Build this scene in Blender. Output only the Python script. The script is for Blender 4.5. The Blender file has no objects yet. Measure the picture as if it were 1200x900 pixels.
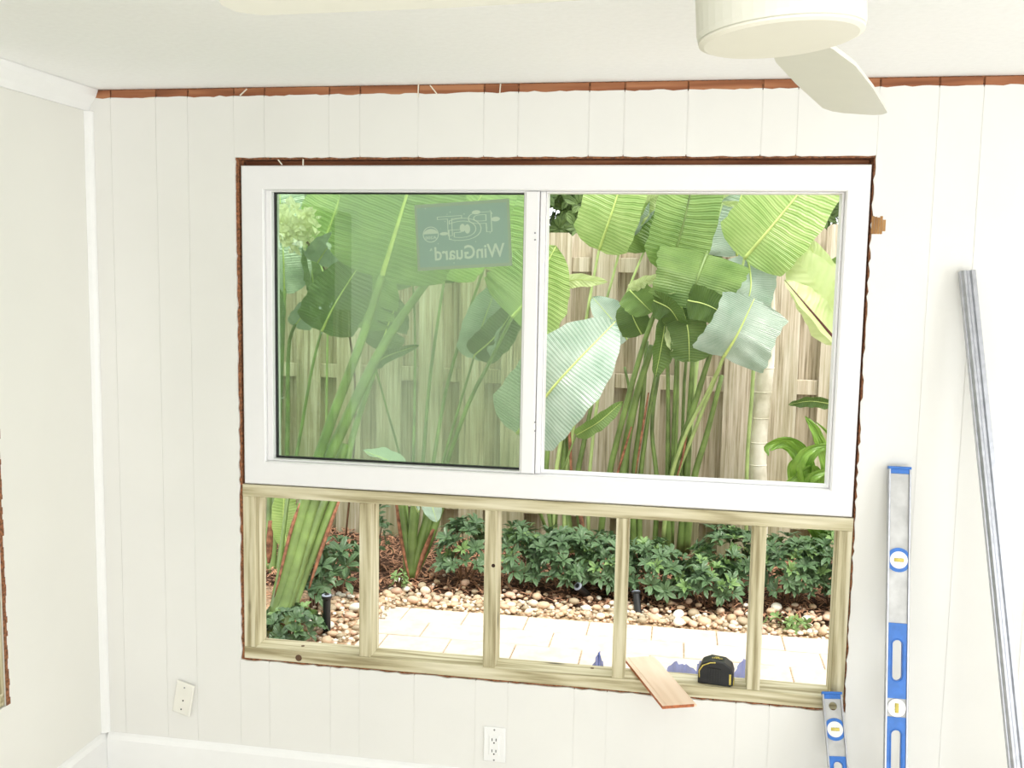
import bpy, math, random
import numpy as np
from mathutils import Vector, Matrix
random.seed(7)
S = bpy.context.scene
COL = S.collection
# ---------------------------------------------------------------- camera
F = 1150.4; YAW, PIT, ROL = .1699, .1076, .0178
CAM = Vector((1.3822, -2.9267, 1.7011))
fwd = Vector((-math.sin(YAW)*math.cos(PIT), math.cos(YAW)*math.cos(PIT), -math.sin(PIT)))
r0 = Vector((math.cos(YAW), math.sin(YAW), 0)); u0 = r0.cross(fwd)
rt = r0*math.cos(ROL)+u0*math.sin(ROL); up = -r0*math.sin(ROL)+u0*math.cos(ROL)
cd = bpy.data.cameras.new('camera'); cam = bpy.data.objects.new('camera', cd); COL.objects.link(cam)
cd.sensor_width = 36; cd.lens = F/1200*36; cd.clip_start = .02
M4 = Matrix.Identity(4)
for i in range(3):
    M4[i][0], M4[i][1], M4[i][2], M4[i][3] = rt[i], up[i], -fwd[i], CAM[i]
cam.matrix_world = M4
S.camera = cam
def at(px, py, Y):                       # point of the place on the plane y = Y
    d = fwd*F+rt*(px-600)+up*(450-py); return CAM+d*((Y-CAM.y)/d.y)
def atz(px, py, Z):
    d = fwd*F+rt*(px-600)+up*(450-py); return CAM+d*((Z-CAM.z)/d.z)
# ---------------------------------------------------------------- light
S.view_settings.view_transform = 'Standard'; S.view_settings.look = 'None'
S.view_settings.gamma = 1; S.view_settings.use_curve_mapping = False
S.view_settings.exposure = 0.0
W = bpy.data.worlds.new('sky'); S.world = W; W.use_nodes = True
bg = W.node_tree.nodes['Background']; bg.inputs[0].default_value = (.95, .98, 1, 1); bg.inputs[1].default_value = 2.5
sd = bpy.data.lights.new('sun', 'SUN'); sd.energy = 3.6; sd.angle = math.radians(25); sd.color = (1, .96, .88)
so = bpy.data.objects.new('sun', sd); COL.objects.link(so)
so.rotation_euler = Vector((-.30, .38, -.88)).to_track_quat('-Z', 'Y').to_euler()
def area(name, loc, direc, sx, sy, e, c):
    l = bpy.data.lights.new(name, 'AREA'); l.shape = 'RECTANGLE'; l.size = sx; l.size_y = sy; l.energy = e; l.color = c
    o = bpy.data.objects.new(name, l); COL.objects.link(o); o.location = loc
    o.rotation_euler = Vector(direc).to_track_quat('-Z', 'Z').to_euler()
area('added_back_fill', (2.1, -5.05, 1.1), (0, 1, 0), 2.6, 2.0, 50, (1, 1, .99))  # added fill lamp behind the camera, brightens the interior
area('daylight_right_window', (3.95, -2.2, 1.3), (-1, 0, 0), 2.5, 1.5, 23, (.97, .99, 1))
# ---------------------------------------------------------------- materials
def lin(c):
    return tuple(((v/255+.055)/1.055)**2.4 if v > 10 else v/255/12.92 for v in c)+(1,)
class NT:
    def __init__(s, name):
        s.m = bpy.data.materials.new(name); s.m.use_nodes = True; s.t = s.m.node_tree; s.p = s.t.nodes['Principled BSDF']
    def n(s, k, **kw):
        o = s.t.nodes.new(k)
        for a, b in kw.items(): setattr(o, a, b)
        return o
    def l(s, a, b): s.t.links.new(a, b)
    def math(s, op, a, b=None, c=None):
        o = s.n('ShaderNodeMath', operation=op)
        for i, v in enumerate((a, b, c)):
            if v is None: continue
            if isinstance(v, (int, float)): o.inputs[i].default_value = v
            else: s.l(v, o.inputs[i])
        return o.outputs[0]
    def noise(s, vec, scale, detail=4, rough=.5):
        o = s.n('ShaderNodeTexNoise'); o.inputs['Scale'].default_value = scale; o.inputs['Detail'].default_value = detail; o.inputs['Roughness'].default_value = rough
        if vec is not None: s.l(vec, o.inputs['Vector'])
        return o.outputs['Fac']
    def vec(s, sc=(1, 1, 1), rnd=0):
        tc = s.n('ShaderNodeTexCoord'); mp = s.n('ShaderNodeMapping'); mp.inputs['Scale'].default_value = sc
        s.l(tc.outputs['Object'], mp.inputs['Vector'])
        if rnd:
            oi = s.n('ShaderNodeObjectInfo'); mu = s.math('MULTIPLY', oi.outputs['Random'], rnd)
            cx = s.n('ShaderNodeCombineXYZ'); s.l(mu, cx.inputs[0]); s.l(mu, cx.inputs[1]); s.l(mu, cx.inputs[2]); s.l(cx.outputs[0], mp.inputs['Location'])
        return mp.outputs[0]
    def ramp(s, fac, stops):
        o = s.n('ShaderNodeValToRGB'); e = o.color_ramp.elements
        while len(e) < len(stops): e.new(.5)
        for el, (p, c) in zip(e, stops): el.position = p; el.color = lin(c)
        s.l(fac, o.inputs[0]); return o.outputs[0]
    def bump(s, h, st, dist=.01):
        o = s.n('ShaderNodeBump'); o.inputs['Strength'].default_value = st; o.inputs['Distance'].default_value = dist
        s.l(h, o.inputs['Height']); s.l(o.outputs[0], s.p.inputs['Normal'])
    def color(s, c): s.l(c, s.p.inputs['Base Color'])
def plain(name, c, rough=.6, metal=0, var=.0, scale=20, bump=0):
    t = NT(name); t.p.inputs['Roughness'].default_value = rough; t.p.inputs['Metallic'].default_value = metal
    n = t.noise(t.vec(), scale)
    lo = tuple(max(0, v*(1-var)) for v in c); hi = tuple(min(255, v*(1+var)) for v in c)
    t.color(t.ramp(n, [(.3, lo), (.7, hi)]))
    if bump: t.bump(n, bump, .004)
    return t.m
def wood(name, axis, dark, mid, light, freq=28, rough=.7, rnd=7, knots=True):
    t = NT(name); sc = [freq]*3; sc[axis] = freq*.05
    v = t.vec(tuple(sc), rnd); n1 = t.noise(v, 1.0, 6, .62)
    sc2 = [9]*3; sc2[axis] = .5
    n2 = t.noise(t.vec(tuple(sc2), rnd), 1, 3)
    wv = t.math('SINE', t.math('MULTIPLY', n2, 60)); mx = t.math('ADD', t.math('MULTIPLY', wv, .12), n1)
    c = t.ramp(mx, [(.28, dark), (.5, mid), (.72, light)])
    if knots:
        vo = t.n('ShaderNodeTexVoronoi'); s3 = [9]*3; s3[axis] = 2.2; t.l(t.vec(tuple(s3), rnd), vo.inputs['Vector']); vo.inputs['Scale'].default_value = .9
        k = t.ramp(vo.outputs['Distance'], [(.035, (255, 255, 255)), (.09, (0, 0, 0))])
        mix = t.n('ShaderNodeMix', data_type='RGBA'); t.l(k, mix.inputs['Factor']); t.l(c, mix.inputs[6]); mix.inputs[7].default_value = lin(tuple(v*.5 for v in dark)); c = mix.outputs[2]
    t.color(c); t.p.inputs['Roughness'].default_value = rough; t.bump(n1, .25, .004)
    return t.m
M = {}
M['paint'] = plain('cream_wall_paint', (231, 230, 225), .55, var=.008, scale=3)
M['paint_left'] = plain('white_wall_paint', (236, 235, 228), .55, var=.006, scale=3)
M['ceiling'] = plain('white_ceiling_paint', (250, 250, 248), .8, var=.01, scale=60, bump=.12)
M['trim'] = plain('white_trim_paint', (242, 242, 240), .4, var=.004)
M['floor'] = wood('floor_boards', 1, (196, 188, 176), (212, 206, 196), (224, 218, 210), 14)
M['vinyl'] = plain('white_vinyl', (238, 237, 237), .35, var=.004)
M['rubber'] = plain('black_rubber', (22, 24, 22), .6)
M['bare'] = wood('bare_brown_wood', 0, (126, 74, 46), (156, 98, 64), (180, 124, 86), 22, .8, 5, False)
M['raw'] = plain('raw_fibreboard_edge', (128, 84, 56), .9, var=.35, scale=120, bump=.5)
M['dark'] = plain('dark_seam', (52, 30, 20), .9)
PINE = ((150, 138, 102), (200, 191, 156), (222, 215, 188))
M['pine_x'] = wood('treated_pine_lengthwise', 0, *PINE, 48)
M['pine_z'] = wood('treated_pine_upright', 2, *PINE, 48)
M['cedar'] = wood('pink_cedar_board', 1, (230, 202, 174), (238, 212, 186), (243, 222, 200), 10, .65, 0, False)
M['cedar_end'] = plain('red_cedar_edge', (176, 104, 64), .7, var=.15, scale=90)
M['shim'] = wood('shim_wood', 2, (138, 96, 50), (176, 132, 80), (196, 156, 104), 60, .75, 0, False)
def fence_mat():
    t = NT('weathered_fence_wood'); v = t.vec((55, 55, 1.6), 9); n = t.noise(v, 1, 7, .68)
    c = t.ramp(n, [(.3, (104, 90, 70)), (.45, (188, 174, 150)), (.66, (226, 216, 200))])
    n2 = t.noise(t.vec((3, 3, 1.4), 5), 1.6, 4)
    tc = t.n('ShaderNodeTexCoord'); sx = t.n('ShaderNodeSeparateXYZ'); t.l(tc.outputs['Object'], sx.inputs[0])
    hf = t.math('MULTIPLY_ADD', sx.outputs[2], -.30, .42); fac = t.math('ADD', hf, t.math('SUBTRACT', n2, .5)); 
    cl = t.n('ShaderNodeClamp'); t.l(t.math('MULTIPLY', fac, 1.8), cl.inputs[0]); 
    mix = t.n('ShaderNodeMix', data_type='RGBA'); t.l(t.math('MULTIPLY', cl.outputs[0], .75), mix.inputs['Factor']); t.l(c, mix.inputs[6]); mix.inputs[7].default_value = lin((120, 126, 80))
    t.color(mix.outputs[2]); t.p.inputs['Roughness'].default_value = .85; t.bump(n, .3, .004); return t.m
M['fence'] = fence_mat()
def leaf_mat(name, lo, hi, stripes=26, rough=.32, trans=.35, spec=.5, contrast=1):
    t = NT(name); uv = t.n('ShaderNodeUVMap'); sx = t.n('ShaderNodeSeparateXYZ'); t.l(uv.outputs[0], sx.inputs[0])
    a = t.math('ABSOLUTE', sx.outputs[1]); n = t.noise(t.vec((1, 1, 1), 3), 9, 3)
    ph = t.math('ADD', t.math('MULTIPLY', sx.outputs[0], stripes*6.283), t.math('ADD', t.math('MULTIPLY', a, -5.0), t.math('MULTIPLY', n, 5)))
    w = t.math('SINE', ph); w2 = t.math('SINE', t.math('MULTIPLY', ph, 2.7))
    h = t.math('ADD', t.math('MULTIPLY', w, .5), t.math('MULTIPLY', w2, .3))
    f = t.math('ADD', t.math('MULTIPLY_ADD', h, .28*contrast, .5), t.math('MULTIPLY', t.math('SUBTRACT', n, .5), .8))
    c = t.ramp(f, [(.15, lo), (.85, hi)]); t.color(c); t.p.inputs['Roughness'].default_value = rough; t.p.inputs['Specular IOR Level'].default_value = spec
    t.bump(h, .55, .006)
    tr = t.n('ShaderNodeBsdfTranslucent'); t.l(c, tr.inputs[0]); mx = t.n('ShaderNodeMixShader'); mx.inputs[0].default_value = trans
    t.l(t.p.outputs[0], mx.inputs[1]); t.l(tr.outputs[0], mx.inputs[2]); t.l(mx.outputs[0], t.n('ShaderNodeOutputMaterial').inputs[0] if False else t.t.nodes['Material Output'].inputs[0])
    return t.m
M['leaf'] = leaf_mat('mature_paddle_leaf', (92, 128, 62), (150, 178, 102), contrast=.4)
M['leaf_y'] = leaf_mat('young_paddle_leaf', (134, 172, 88), (190, 212, 136), trans=.42, contrast=.75)
M['leaf_d'] = leaf_mat('deep_green_paddle_leaf', (72, 100, 50), (116, 144, 76), trans=.3, contrast=.6)
M['leaf_sheen'] = leaf_mat('sky_sheen_paddle_leaf', (132, 164, 138), (204, 220, 206), 46, .2, .2, .9, .9)  # pale blue sheen of the sky is painted into this leaf colour
M['leaf_p'] = leaf_mat('pale_lime_leaf', (192, 212, 140), (226, 236, 184), 6, .4, .4, .4, .4)
M['strap'] = leaf_mat('strap_leaf', (92, 138, 48), (150, 186, 84), .5, .3, .3, .5, .3)
M['shrub'] = leaf_mat('dark_glossy_shrub_leaf', (62, 92, 60), (118, 148, 104), .6, .28, .15, .6, .3)
M['shrub_n'] = leaf_mat('light_new_shrub_leaf', (112, 152, 84), (160, 190, 124), .6, .3, .25, .6, .3)
M['tree'] = leaf_mat('tree_leaf', (58, 86, 42), (150, 176, 108), .6, .4, .3, .4, .6)
M['bract'] = leaf_mat('pale_cream_leaf', (236, 240, 196), (252, 252, 232), .8, .45, .4, .4, .3)
M['stalk'] = plain('green_leaf_stalk', (108, 130, 72), .4, var=.18, scale=9)
M['stalk_y'] = plain('yellow_green_leaf_stalk', (164, 184, 118), .4, var=.12, scale=9)
M['rib'] = plain('pale_midrib', (196, 214, 128), .4, var=.06)
M['rib_red'] = plain('maroon_midrib', (74, 24, 18), .4, var=.1)
M['husk'] = plain('dry_brown_husk', (136, 92, 68), .8, var=.3, scale=40)
M['twig'] = plain('brown_twig', (98, 72, 50), .8, var=.2)
M['bud'] = plain('cream_flower_bud', (214, 206, 166), .5, var=.08)
M['palm'] = None
t = NT('pale_ringed_trunk'); wv = t.noise(t.vec((9, 9, 7)), 1, 4); t.color(t.ramp(wv, [(.3, (176, 168, 140)), (.55, (222, 216, 198)), (.75, (236, 232, 220))])); t.p.inputs['Roughness'].default_value = .8; M['palm'] = t.m
M['paver'] = None
t = NT('cream_concrete_paver'); n = t.noise(t.vec((1, 1, 1), 20), 14, 6, .6); t.color(t.ramp(n, [(.3, (204, 190, 174)), (.6, (222, 210, 196))])); t.p.inputs['Roughness'].default_value = .85; t.bump(t.noise(t.vec(), 90), .2, .003); M['paver'] = t.m
M['sand'] = plain('joint_sand', (74, 62, 52), .95, var=.1, scale=200)
M['gbase'] = plain('tan_gravel_bed', (176, 150, 120), .95, var=.3, scale=60, bump=.5)
M['soil'] = plain('dark_soil', (70, 48, 34), .95, var=.35, scale=30, bump=.6)
M['lawn'] = plain('side_garden_ground', (104, 112, 70), .95, var=.2, scale=12)
M['mulch'] = plain('red_brown_shredded_mulch', (166, 124, 96), .9, var=.35, scale=25)
M['stone'] = []
for i, c in enumerate([(226, 206, 182), (206, 178, 148), (236, 226, 210), (188, 164, 132), (214, 180, 156), (170, 154, 128)]):
    M['stone'].append(plain('river_pebble_tone', c, .6, var=.12, scale=35))
M['black'] = plain('black_plastic', (26, 27, 29), .4, var=.15)
M['lens'] = plain('grey_lens_ring', (150, 158, 172), .25)
M['alu'] = plain('brushed_aluminium', (176, 178, 184), .34, .75, var=.05, scale=60)
M['alu_web'] = plain('scuffed_aluminium_web', (186, 186, 184), .5, .35, var=.07, scale=26)
M['blue'] = plain('blue_plastic', (46, 112, 196), .4, var=.06, scale=40)
M['white'] = plain('white_plastic', (240, 240, 238), .35, var=.005)
M['almond'] = plain('ivory_plastic', (236, 234, 224), .4, var=.005)
M['slot'] = plain('dark_slot', (24, 22, 20), .6)
M['vial'] = plain('yellow_green_vial', (222, 204, 104), .2, var=.08)
M['yellow'] = plain('faded_yellow_print', (196, 178, 84), .5, var=.2, scale=150)
M['film'] = None
M['steel'] = plain('zinc_screw', (150, 150, 150), .4, .6)
M['lath'] = plain('galvanised_lath', (150, 146, 136), .5, .4, var=.2, scale=200)
M['stucco'] = plain('white_stucco', (232, 226, 214), .9, var=.03, scale=80, bump=.4)
M['fan'] = plain('white_fan_enamel', (226, 225, 212), .45, var=.004)
M['fan_lens'] = plain('frosted_fan_lens', (232, 229, 214), .5, var=.003)
M['paper'] = plain('torn_paint_chip', (236, 230, 214), .8)
def glass_mat():
    t = NT('tinted_laminated_glass'); N = t.t.nodes; out = N['Material Output']; N.remove(t.p)
    tr = t.n('ShaderNodeBsdfTransparent'); tr.inputs[0].default_value = (.77, .865, .73, 1)
    gl = t.n('ShaderNodeBsdfGlossy'); gl.inputs['Roughness'].default_value = .0; gl.inputs[0].default_value = (.86, .98, .9, 1)
    fr = t.n('ShaderNodeFresnel'); fr.inputs[0].default_value = 1.6
    m1 = t.n('ShaderNodeMixShader'); t.l(t.math('MULTIPLY', fr.outputs[0], 1.6), m1.inputs[0]); t.l(tr.outputs[0], m1.inputs[1]); t.l(gl.outputs[0], m1.inputs[2])
    df = t.n('ShaderNodeBsdfDiffuse'); df.inputs[0].default_value = (.62, .78, .58, 1)      # faint green diffuse layer, uneven by noise
    n = t.noise(t.vec((2, 2, 1.2)), 3, 4); m2 = t.n('ShaderNodeMixShader'); t.l(t.math('MULTIPLY', n, .13), m2.inputs[0]); t.l(m1.outputs[0], m2.inputs[1]); t.l(df.outputs[0], m2.inputs[2])
    t.l(m2.outputs[0], out.inputs[0]); return t.m
M['glass'] = glass_mat()
def sticker_mat(name, c, op):
    t = NT(name); out = t.t.nodes['Material Output']; t.p.inputs['Base Color'].default_value = lin(c); t.p.inputs['Roughness'].default_value = .4
    tl = t.n('ShaderNodeBsdfTranslucent'); tl.inputs[0].default_value = lin(c); tr = t.n('ShaderNodeBsdfTransparent')
    a = t.n('ShaderNodeMixShader'); a.inputs[0].default_value = .4; t.l(t.p.outputs[0], a.inputs[1]); t.l(tl.outputs[0], a.inputs[2])
    b = t.n('ShaderNodeMixShader'); b.inputs[0].default_value = op; t.l(tr.outputs[0], b.inputs[1]); t.l(a.outputs[0], b.inputs[2]); t.l(b.outputs[0], out.inputs[0]); return t.m
M['film'] = sticker_mat('blue_masking_film', (140, 164, 240), .6)
M['stick_in'] = sticker_mat('blue_green_sticker_film', (180, 208, 190), .75)
M['stick_rim'] = sticker_mat('grey_green_sticker_rim', (184, 202, 176), .8)
M['stick_ln'] = sticker_mat('pale_sticker_print', (220, 236, 212), .85)
# ---------------------------------------------------------------- mesh helpers
class MB:
    def __init__(s): s.v = []; s.f = []; s.uv = None; s.smooth = False
    def add(s, vs, fs):
        o = len(s.v); s.v += [tuple(v) for v in vs]; s.f += [tuple(i+o for i in f) for f in fs]; return s
    def box(s, x0, x1, y0, y1, z0, z1):
        return s.add([(x0, y0, z0), (x1, y0, z0), (x1, y1, z0), (x0, y1, z0), (x0, y0, z1), (x1, y0, z1), (x1, y1, z1), (x0, y1, z1)],
                     [(0, 3, 2, 1), (4, 5, 6, 7), (0, 1, 5, 4), (1, 2, 6, 5), (2, 3, 7, 6), (3, 0, 4, 7)])
    def cham(s, x0, x1, y0, y1, z0, z1, b):      # box with its front (-y) edges chamfered
        v = [(x0, y1, z0), (x1, y1, z0), (x1, y1, z1), (x0, y1, z1), (x0, y0+b, z0), (x1, y0+b, z0), (x1, y0+b, z1), (x0, y0+b, z1),
             (x0+b, y0, z0+b), (x1-b, y0, z0+b), (x1-b, y0, z1-b), (x0+b, y0, z1-b)]
        return s.add(v, [(0, 3, 2, 1)]+[(i, (i+1) % 4, 4+(i+1) % 4, 4+i) for i in range(4)]+[(4+i, 4+(i+1) % 4, 8+(i+1) % 4, 8+i) for i in range(4)]+[(8, 9, 10, 11)])
    def tube(s, pts, rad, n=8, caps=True, flat=1):
        pts = [Vector(p) for p in pts]; rings = []; prev = None; N = len(pts)
        for i, p in enumerate(pts):
            t = (pts[min(i+1, N-1)]-pts[max(i-1, 0)]).normalized()
            if prev is None: a = t.orthogonal().normalized()
            else: a = (prev-t*prev.dot(t)).normalized()
            prev = a; b = t.cross(a); r = rad[i] if isinstance(rad, (list, tuple)) else rad
            rings.append([p+a*math.cos(k*2*math.pi/n)*r+b*math.sin(k*2*math.pi/n)*r*flat for k in range(n)])
        v = [q for rg in rings for q in rg]
        f = [(i*n+k, i*n+(k+1) % n, (i+1)*n+(k+1) % n, (i+1)*n+k) for i in range(N-1) for k in range(n)]
        if caps: f += [tuple(range(n))[::-1], tuple((N-1)*n+k for k in range(n))]
        s.smooth = True; return s.add(v, f)
    def lathe(s, prof, n=24, c=(0, 0, 0), axis='z'):
        v = []
        for r, h in prof:
            for k in range(n):
                a = k*2*math.pi/n; x, y = r*math.cos(a), r*math.sin(a)
                v.append((c[0]+x, c[1]+y, c[2]+h) if axis == 'z' else (c[0]+x, c[1]+h, c[2]+y))
        m = len(prof); f = [(i*n+k, i*n+(k+1) % n, (i+1)*n+(k+1) % n, (i+1)*n+k) for i in range(m-1) for k in range(n)]
        f += [tuple(range(n))[::-1], tuple((m-1)*n+k for k in range(n))]
        return s.add(v, f)
    def prism(s, poly, y0, y1):                  # outline in (x, z), thickness along y
        n = len(poly); v = [(x, y0, z) for x, z in poly]+[(x, y1, z) for x, z in poly]
        return s.add(v, [tuple(range(n)), tuple(range(2*n-1, n-1, -1))]+[(i, i+n, (i+1) % n+n, (i+1) % n) for i in range(n)])
    def slot(s, x0, x1, z0, z1, hw, s0, s1, y0, y1, n=28):   # plate with a real rounded slot
        cx = (x0+x1)/2; cz = (s0+s1)/2; hl = (s1-s0)/2-hw; inn = []; out = []
        for k in range(n):
            a = 2*math.pi*(k+.5)/n; c_, s_ = math.cos(a), math.sin(a)
            inn.append((cx+hw*c_, cz+(hl if s_ > 0 else -hl)+hw*s_))
            m = max(abs(c_), abs(s_)); out.append((cx+(x1-x0)/2*c_/m, cz+((z1-cz) if s_ > 0 else (cz-z0))*s_/m))
        # square the corners
        for cxn, czn in ((x0, z0), (x0, z1), (x1, z0), (x1, z1)):
            k = min(range(n), key=lambda q: (out[q][0]-cxn)**2+((out[q][1]-czn)*.6)**2); out[k] = (cxn, czn)
        v = [(x, y, z) for y in (y0, y1) for ring in (out, inn) for x, z in ring]; f = []
        for k in range(n):
            q = (k+1) % n
            f += [(k, q, n+q, n+k), (2*n+k, 3*n+k, 3*n+q, 2*n+q), (n+k, n+q, 3*n+q, 3*n+k), (k, 2*n+k, 2*n+q, q)]
        return s.add(v, f)
    def mesh(s, name, off=(0, 0, 0)):
        me = bpy.data.meshes.new(name); o = Vector(off)
        me.from_pydata([Vector(v)-o for v in s.v], [], s.f); me.update()
        if s.uv:
            ly = me.uv_layers.new(name='UVMap'); idx = np.zeros(len(me.loops), dtype=np.int32); me.loops.foreach_get('vertex_index', idx)
            ly.data.foreach_set('uv', np.array(s.uv, dtype=np.float32)[idx].ravel())
        if s.smooth: me.polygons.foreach_set('use_smooth', [True]*len(me.polygons))
        return me
def wloc(p):
    v = Vector((0, 0, 0))
    while p: v += p.location; p = p.parent
    return v
def obj(name, mb, mat, parent=None, org=None, local=False):
    if parent is not None:
        me = mb.mesh(name, (0, 0, 0) if local else wloc(parent)); o = bpy.data.objects.new(name, me); o.parent = parent
    else:
        if org is None:
            a = np.array(mb.v); lo, hi = a.min(0), a.max(0); org = ((lo[0]+hi[0])/2, (lo[1]+hi[1])/2, lo[2])
        me = mb.mesh(name, org); o = bpy.data.objects.new(name, me); o.location = org
    for m in (mat if isinstance(mat, list) else [mat]): me.materials.append(m)
    COL.objects.link(o); return o
def share(name, me, parent, loc, rot=(0, 0, 0), sc=(1, 1, 1)):
    o = bpy.data.objects.new(name, me); COL.objects.link(o); o.parent = parent; o.location = loc; o.rotation_euler = rot; o.scale = sc; return o
def tag(o, label=None, cat=None, group=None, kind=None):
    for k, v in (('label', label), ('category', cat), ('group', group), ('kind', kind)):
        if v: o[k] = v
    return o
def empty(name, loc, rot=(0, 0, 0)):
    o = bpy.data.objects.new(name, None); o.location = loc; o.rotation_euler = rot; o.empty_display_size = .05; COL.objects.link(o); return o
def struct(name, mb, mat, org=None): return tag(obj(name, mb, mat, None, org), kind='structure')
def smooth_path(pts, n):
    pts = [Vector(p) for p in pts]; P = [pts[0]*2-pts[1]]+pts+[pts[-1]*2-pts[-2]]; out = []; m = len(pts)-1
    for i in range(n+1):
        u = i/n*m; k = min(int(u), m-1); t = u-k; a, b, c, d = P[k:k+4]
        out.append(.5*((2*b)+(c-a)*t+(2*a-5*b+4*c-d)*t*t+(3*b-a-3*c+d)*t**3))
    return out
# ---------------------------------------------------------------- room shell
XL, XR_, YF, ZC = -.51, 3.9, -5.0, 2.273
FZ1_ = 2.035
OX0, OX1, OZ0, OZ1 = 0.0, 1.897, .44, 2.054        # opening cut for the new window
struct('floor', MB().box(XL-.1, XR_+.1, YF-.1, .1, -.08, 0), M['floor'])
struct('ceiling', MB().box(XL-.1, XR_+.1, YF-.1, .105, ZC, ZC+.12), M['ceiling'])
wb = MB()
for a in ((XL-.1, OX0, 0, ZC), (OX1, XR_+.1, 0, ZC), (OX0, OX1, 0, OZ0), (OX0, OX1, OZ1, ZC)): wb.box(a[0], a[1], .007, .11, a[2], a[3])
wall_back = struct('wall_back', wb, M['raw'], (0, 0, 0))
st = MB()
for a in ((XL-.4, OX0-.02, -.1, 2.6), (OX1+.035, XR_+.3, -.1, 2.6), (OX0-.02, OX1+.035, -.1, OZ0-.03), (OX0-.02, OX1+.035, OZ1+.02, 2.6)): st.box(a[0], a[1], .111, .13, a[2], a[3])
obj('outer_stucco', st, M['stucco'], wall_back)
seams = [XL, -.429, -.274, -.166, -.012, .089, .299, .397, .58, .781, .884, 1.094, 1.196, 1.377, 1.585, 1.683, 1.902, 2.057, 2.172, 2.37, 2.46, 2.68, 2.9, 2.98, 3.2, 3.45, 3.55, 3.75, XR_]
ZP = 2.247
rj = random.Random(3)
def jag(z0, z1, step, amp):
    n = max(2, int((z1-z0)/step)); return [z0+(z1-z0)*i/n+(rj.uniform(-.3, .3)*step if 0 < i < n else 0) for i in range(n+1)]
def plank(x0, x1, z0, z1, ragged=''):
    """one board of the wall panelling: face, chamfered long edges, lip in the groove"""
    m = MB(); g = .0014; poly = []
    L, Rr = x0+(g if 'L' not in ragged else 0), x1-(g if 'R' not in ragged else 0)
    xs = jag(L, Rr, .02, 0); zs = jag(z0, z1, .018, 0)
    poly += [(x, z0-(rj.uniform(0, .003) if 'B' in ragged and 0 < i < len(xs)-1 else 0)) for i, x in enumerate(xs)]
    inr = lambda z: OZ0-.002 < z < OZ1+.008
    poly += [(Rr+(rj.uniform(-.001, .006) if inr(z) else -g) if 'R' in ragged else Rr, z) for z in (zs[1:] if 'R' in ragged else [z1])]
    top = [(x, z1+(rj.uniform(-.0035, .002) if 'T' in ragged and 0 < i < len(xs)-1 else 0)) for i, x in enumerate(xs)][::-1]
    poly += top[1:] if abs(poly[-1][0]-top[0][0]) < 1e-3 else top
    if 'L' in ragged: poly += [(L-(rj.uniform(-.001, .006) if inr(z) else .0), z) for z in zs[::-1][1:-1]]
    m.prism(poly, 0, .0068)
    m.box(x1-g, x1+g, .0015, .0066, z0+.004, z1-.004)
    return obj('wall_plank', m, M['paint'], wall_back)
for i in range(len(seams)-1):
    a, b = seams[i], seams[i+1]
    if b <= OX0+.001 or a >= OX1:
        plank(a, b, 0, ZP, 'T'+('R' if abs(b+.012) < .001 else '')+('L' if abs(a-1.902) < .001 else ''))
    else:
        plank(max(a, -.012), min(b, OX1+.006), 0, OZ0-.005, 'T'); plank(max(a, -.012), min(b, OX1+.006), OZ1+.006, ZP, 'TB')
    if b < 2.7:                                     # brown wood laid bare under the ceiling
        obj('bare_board', MB().cham(a+.0025, b-.0025, .002, .0069, ZP-.006, ZC-.003, .001), M['bare'], wall_back)
obj('rough_header', MB().box(OX0, OX1, .055, .1, FZ1_+.0005, OZ1-.0005), M['bare'], wall_back); obj('rough_jamb', MB().box(1.8925, OX1, .03, .1, 1.03, OZ1), M['raw'], wall_back); obj('rough_jamb', MB().box(OX0, .0065, .03, .1, 1.03, OZ1), M['raw'], wall_back)
# torn paint slivers left at the top
for px, py, ang, l in ((285, 108, 40, .03), (490, 106, 88, .04), (508, 105, -50, .035), (586, 104, 86, .03), (835, 87, 5, .04), (328, 190, -50, .02), (355, 190, 88, .018), (175, 115, 5, .03)):
    p = at(px, py, -.002); d = Vector((math.cos(math.radians(ang)), 0, math.sin(math.radians(ang))))*l/2; q = Vector((d.z, 0, -d.x)).normalized()*.0016
    obj('paint_sliver', MB().prism([((p+s*d+k*q).x, (p+s*d+k*q).z) for s, k in ((-1, -1), (1, -1), (1, 1), (-1, 1))], -.002, .001), M['paper'], wall_back)
# left wall with its own cut opening
LY0, LY1 = -2.45, -.478
wl = MB()
for y0, y1, z0, z1 in ((YF-.1, LY0, 0, ZC), (LY1, .0, 0, ZC), (LY0, LY1, 0, .44), (LY0, LY1, OZ1, ZC)): wl.box(XL-.1, XL, y0, y1, z0, z1)
wall_left = struct('wall_left', wl, M['paint_left'], (XL, -2.5, 0))
e = MB()
zz = jag(.44, OZ1, .02, 0)
for i in range(len(zz)-1): e.box(XL-.001, XL+.0012, LY1-.002, LY1+.008+rj.uniform(0, .007), zz[i], zz[i+1])
obj('torn_edge', e, M['raw'], wall_left)
lf = empty('stud_frame', (XL-.05, LY1, .44))
tag(lf, 'pale pine stud frame in the opening of the left wall', 'stud frame', 'pine stud frames')
obj('stud', MB().box(XL-.095, XL-.006, LY1-.04, LY1-.002, .48, 1.5), M['pine_z'], lf)
obj('stud', MB().box(XL-.095, XL-.006, LY0+.002, LY0+.04, .48, 1.5), M['pine_z'], lf)
obj('bottom_plate', MB().box(XL-.095, XL-.006, LY0+.002, LY1-.002, .442, .48), M['pine_x'], lf)
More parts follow.
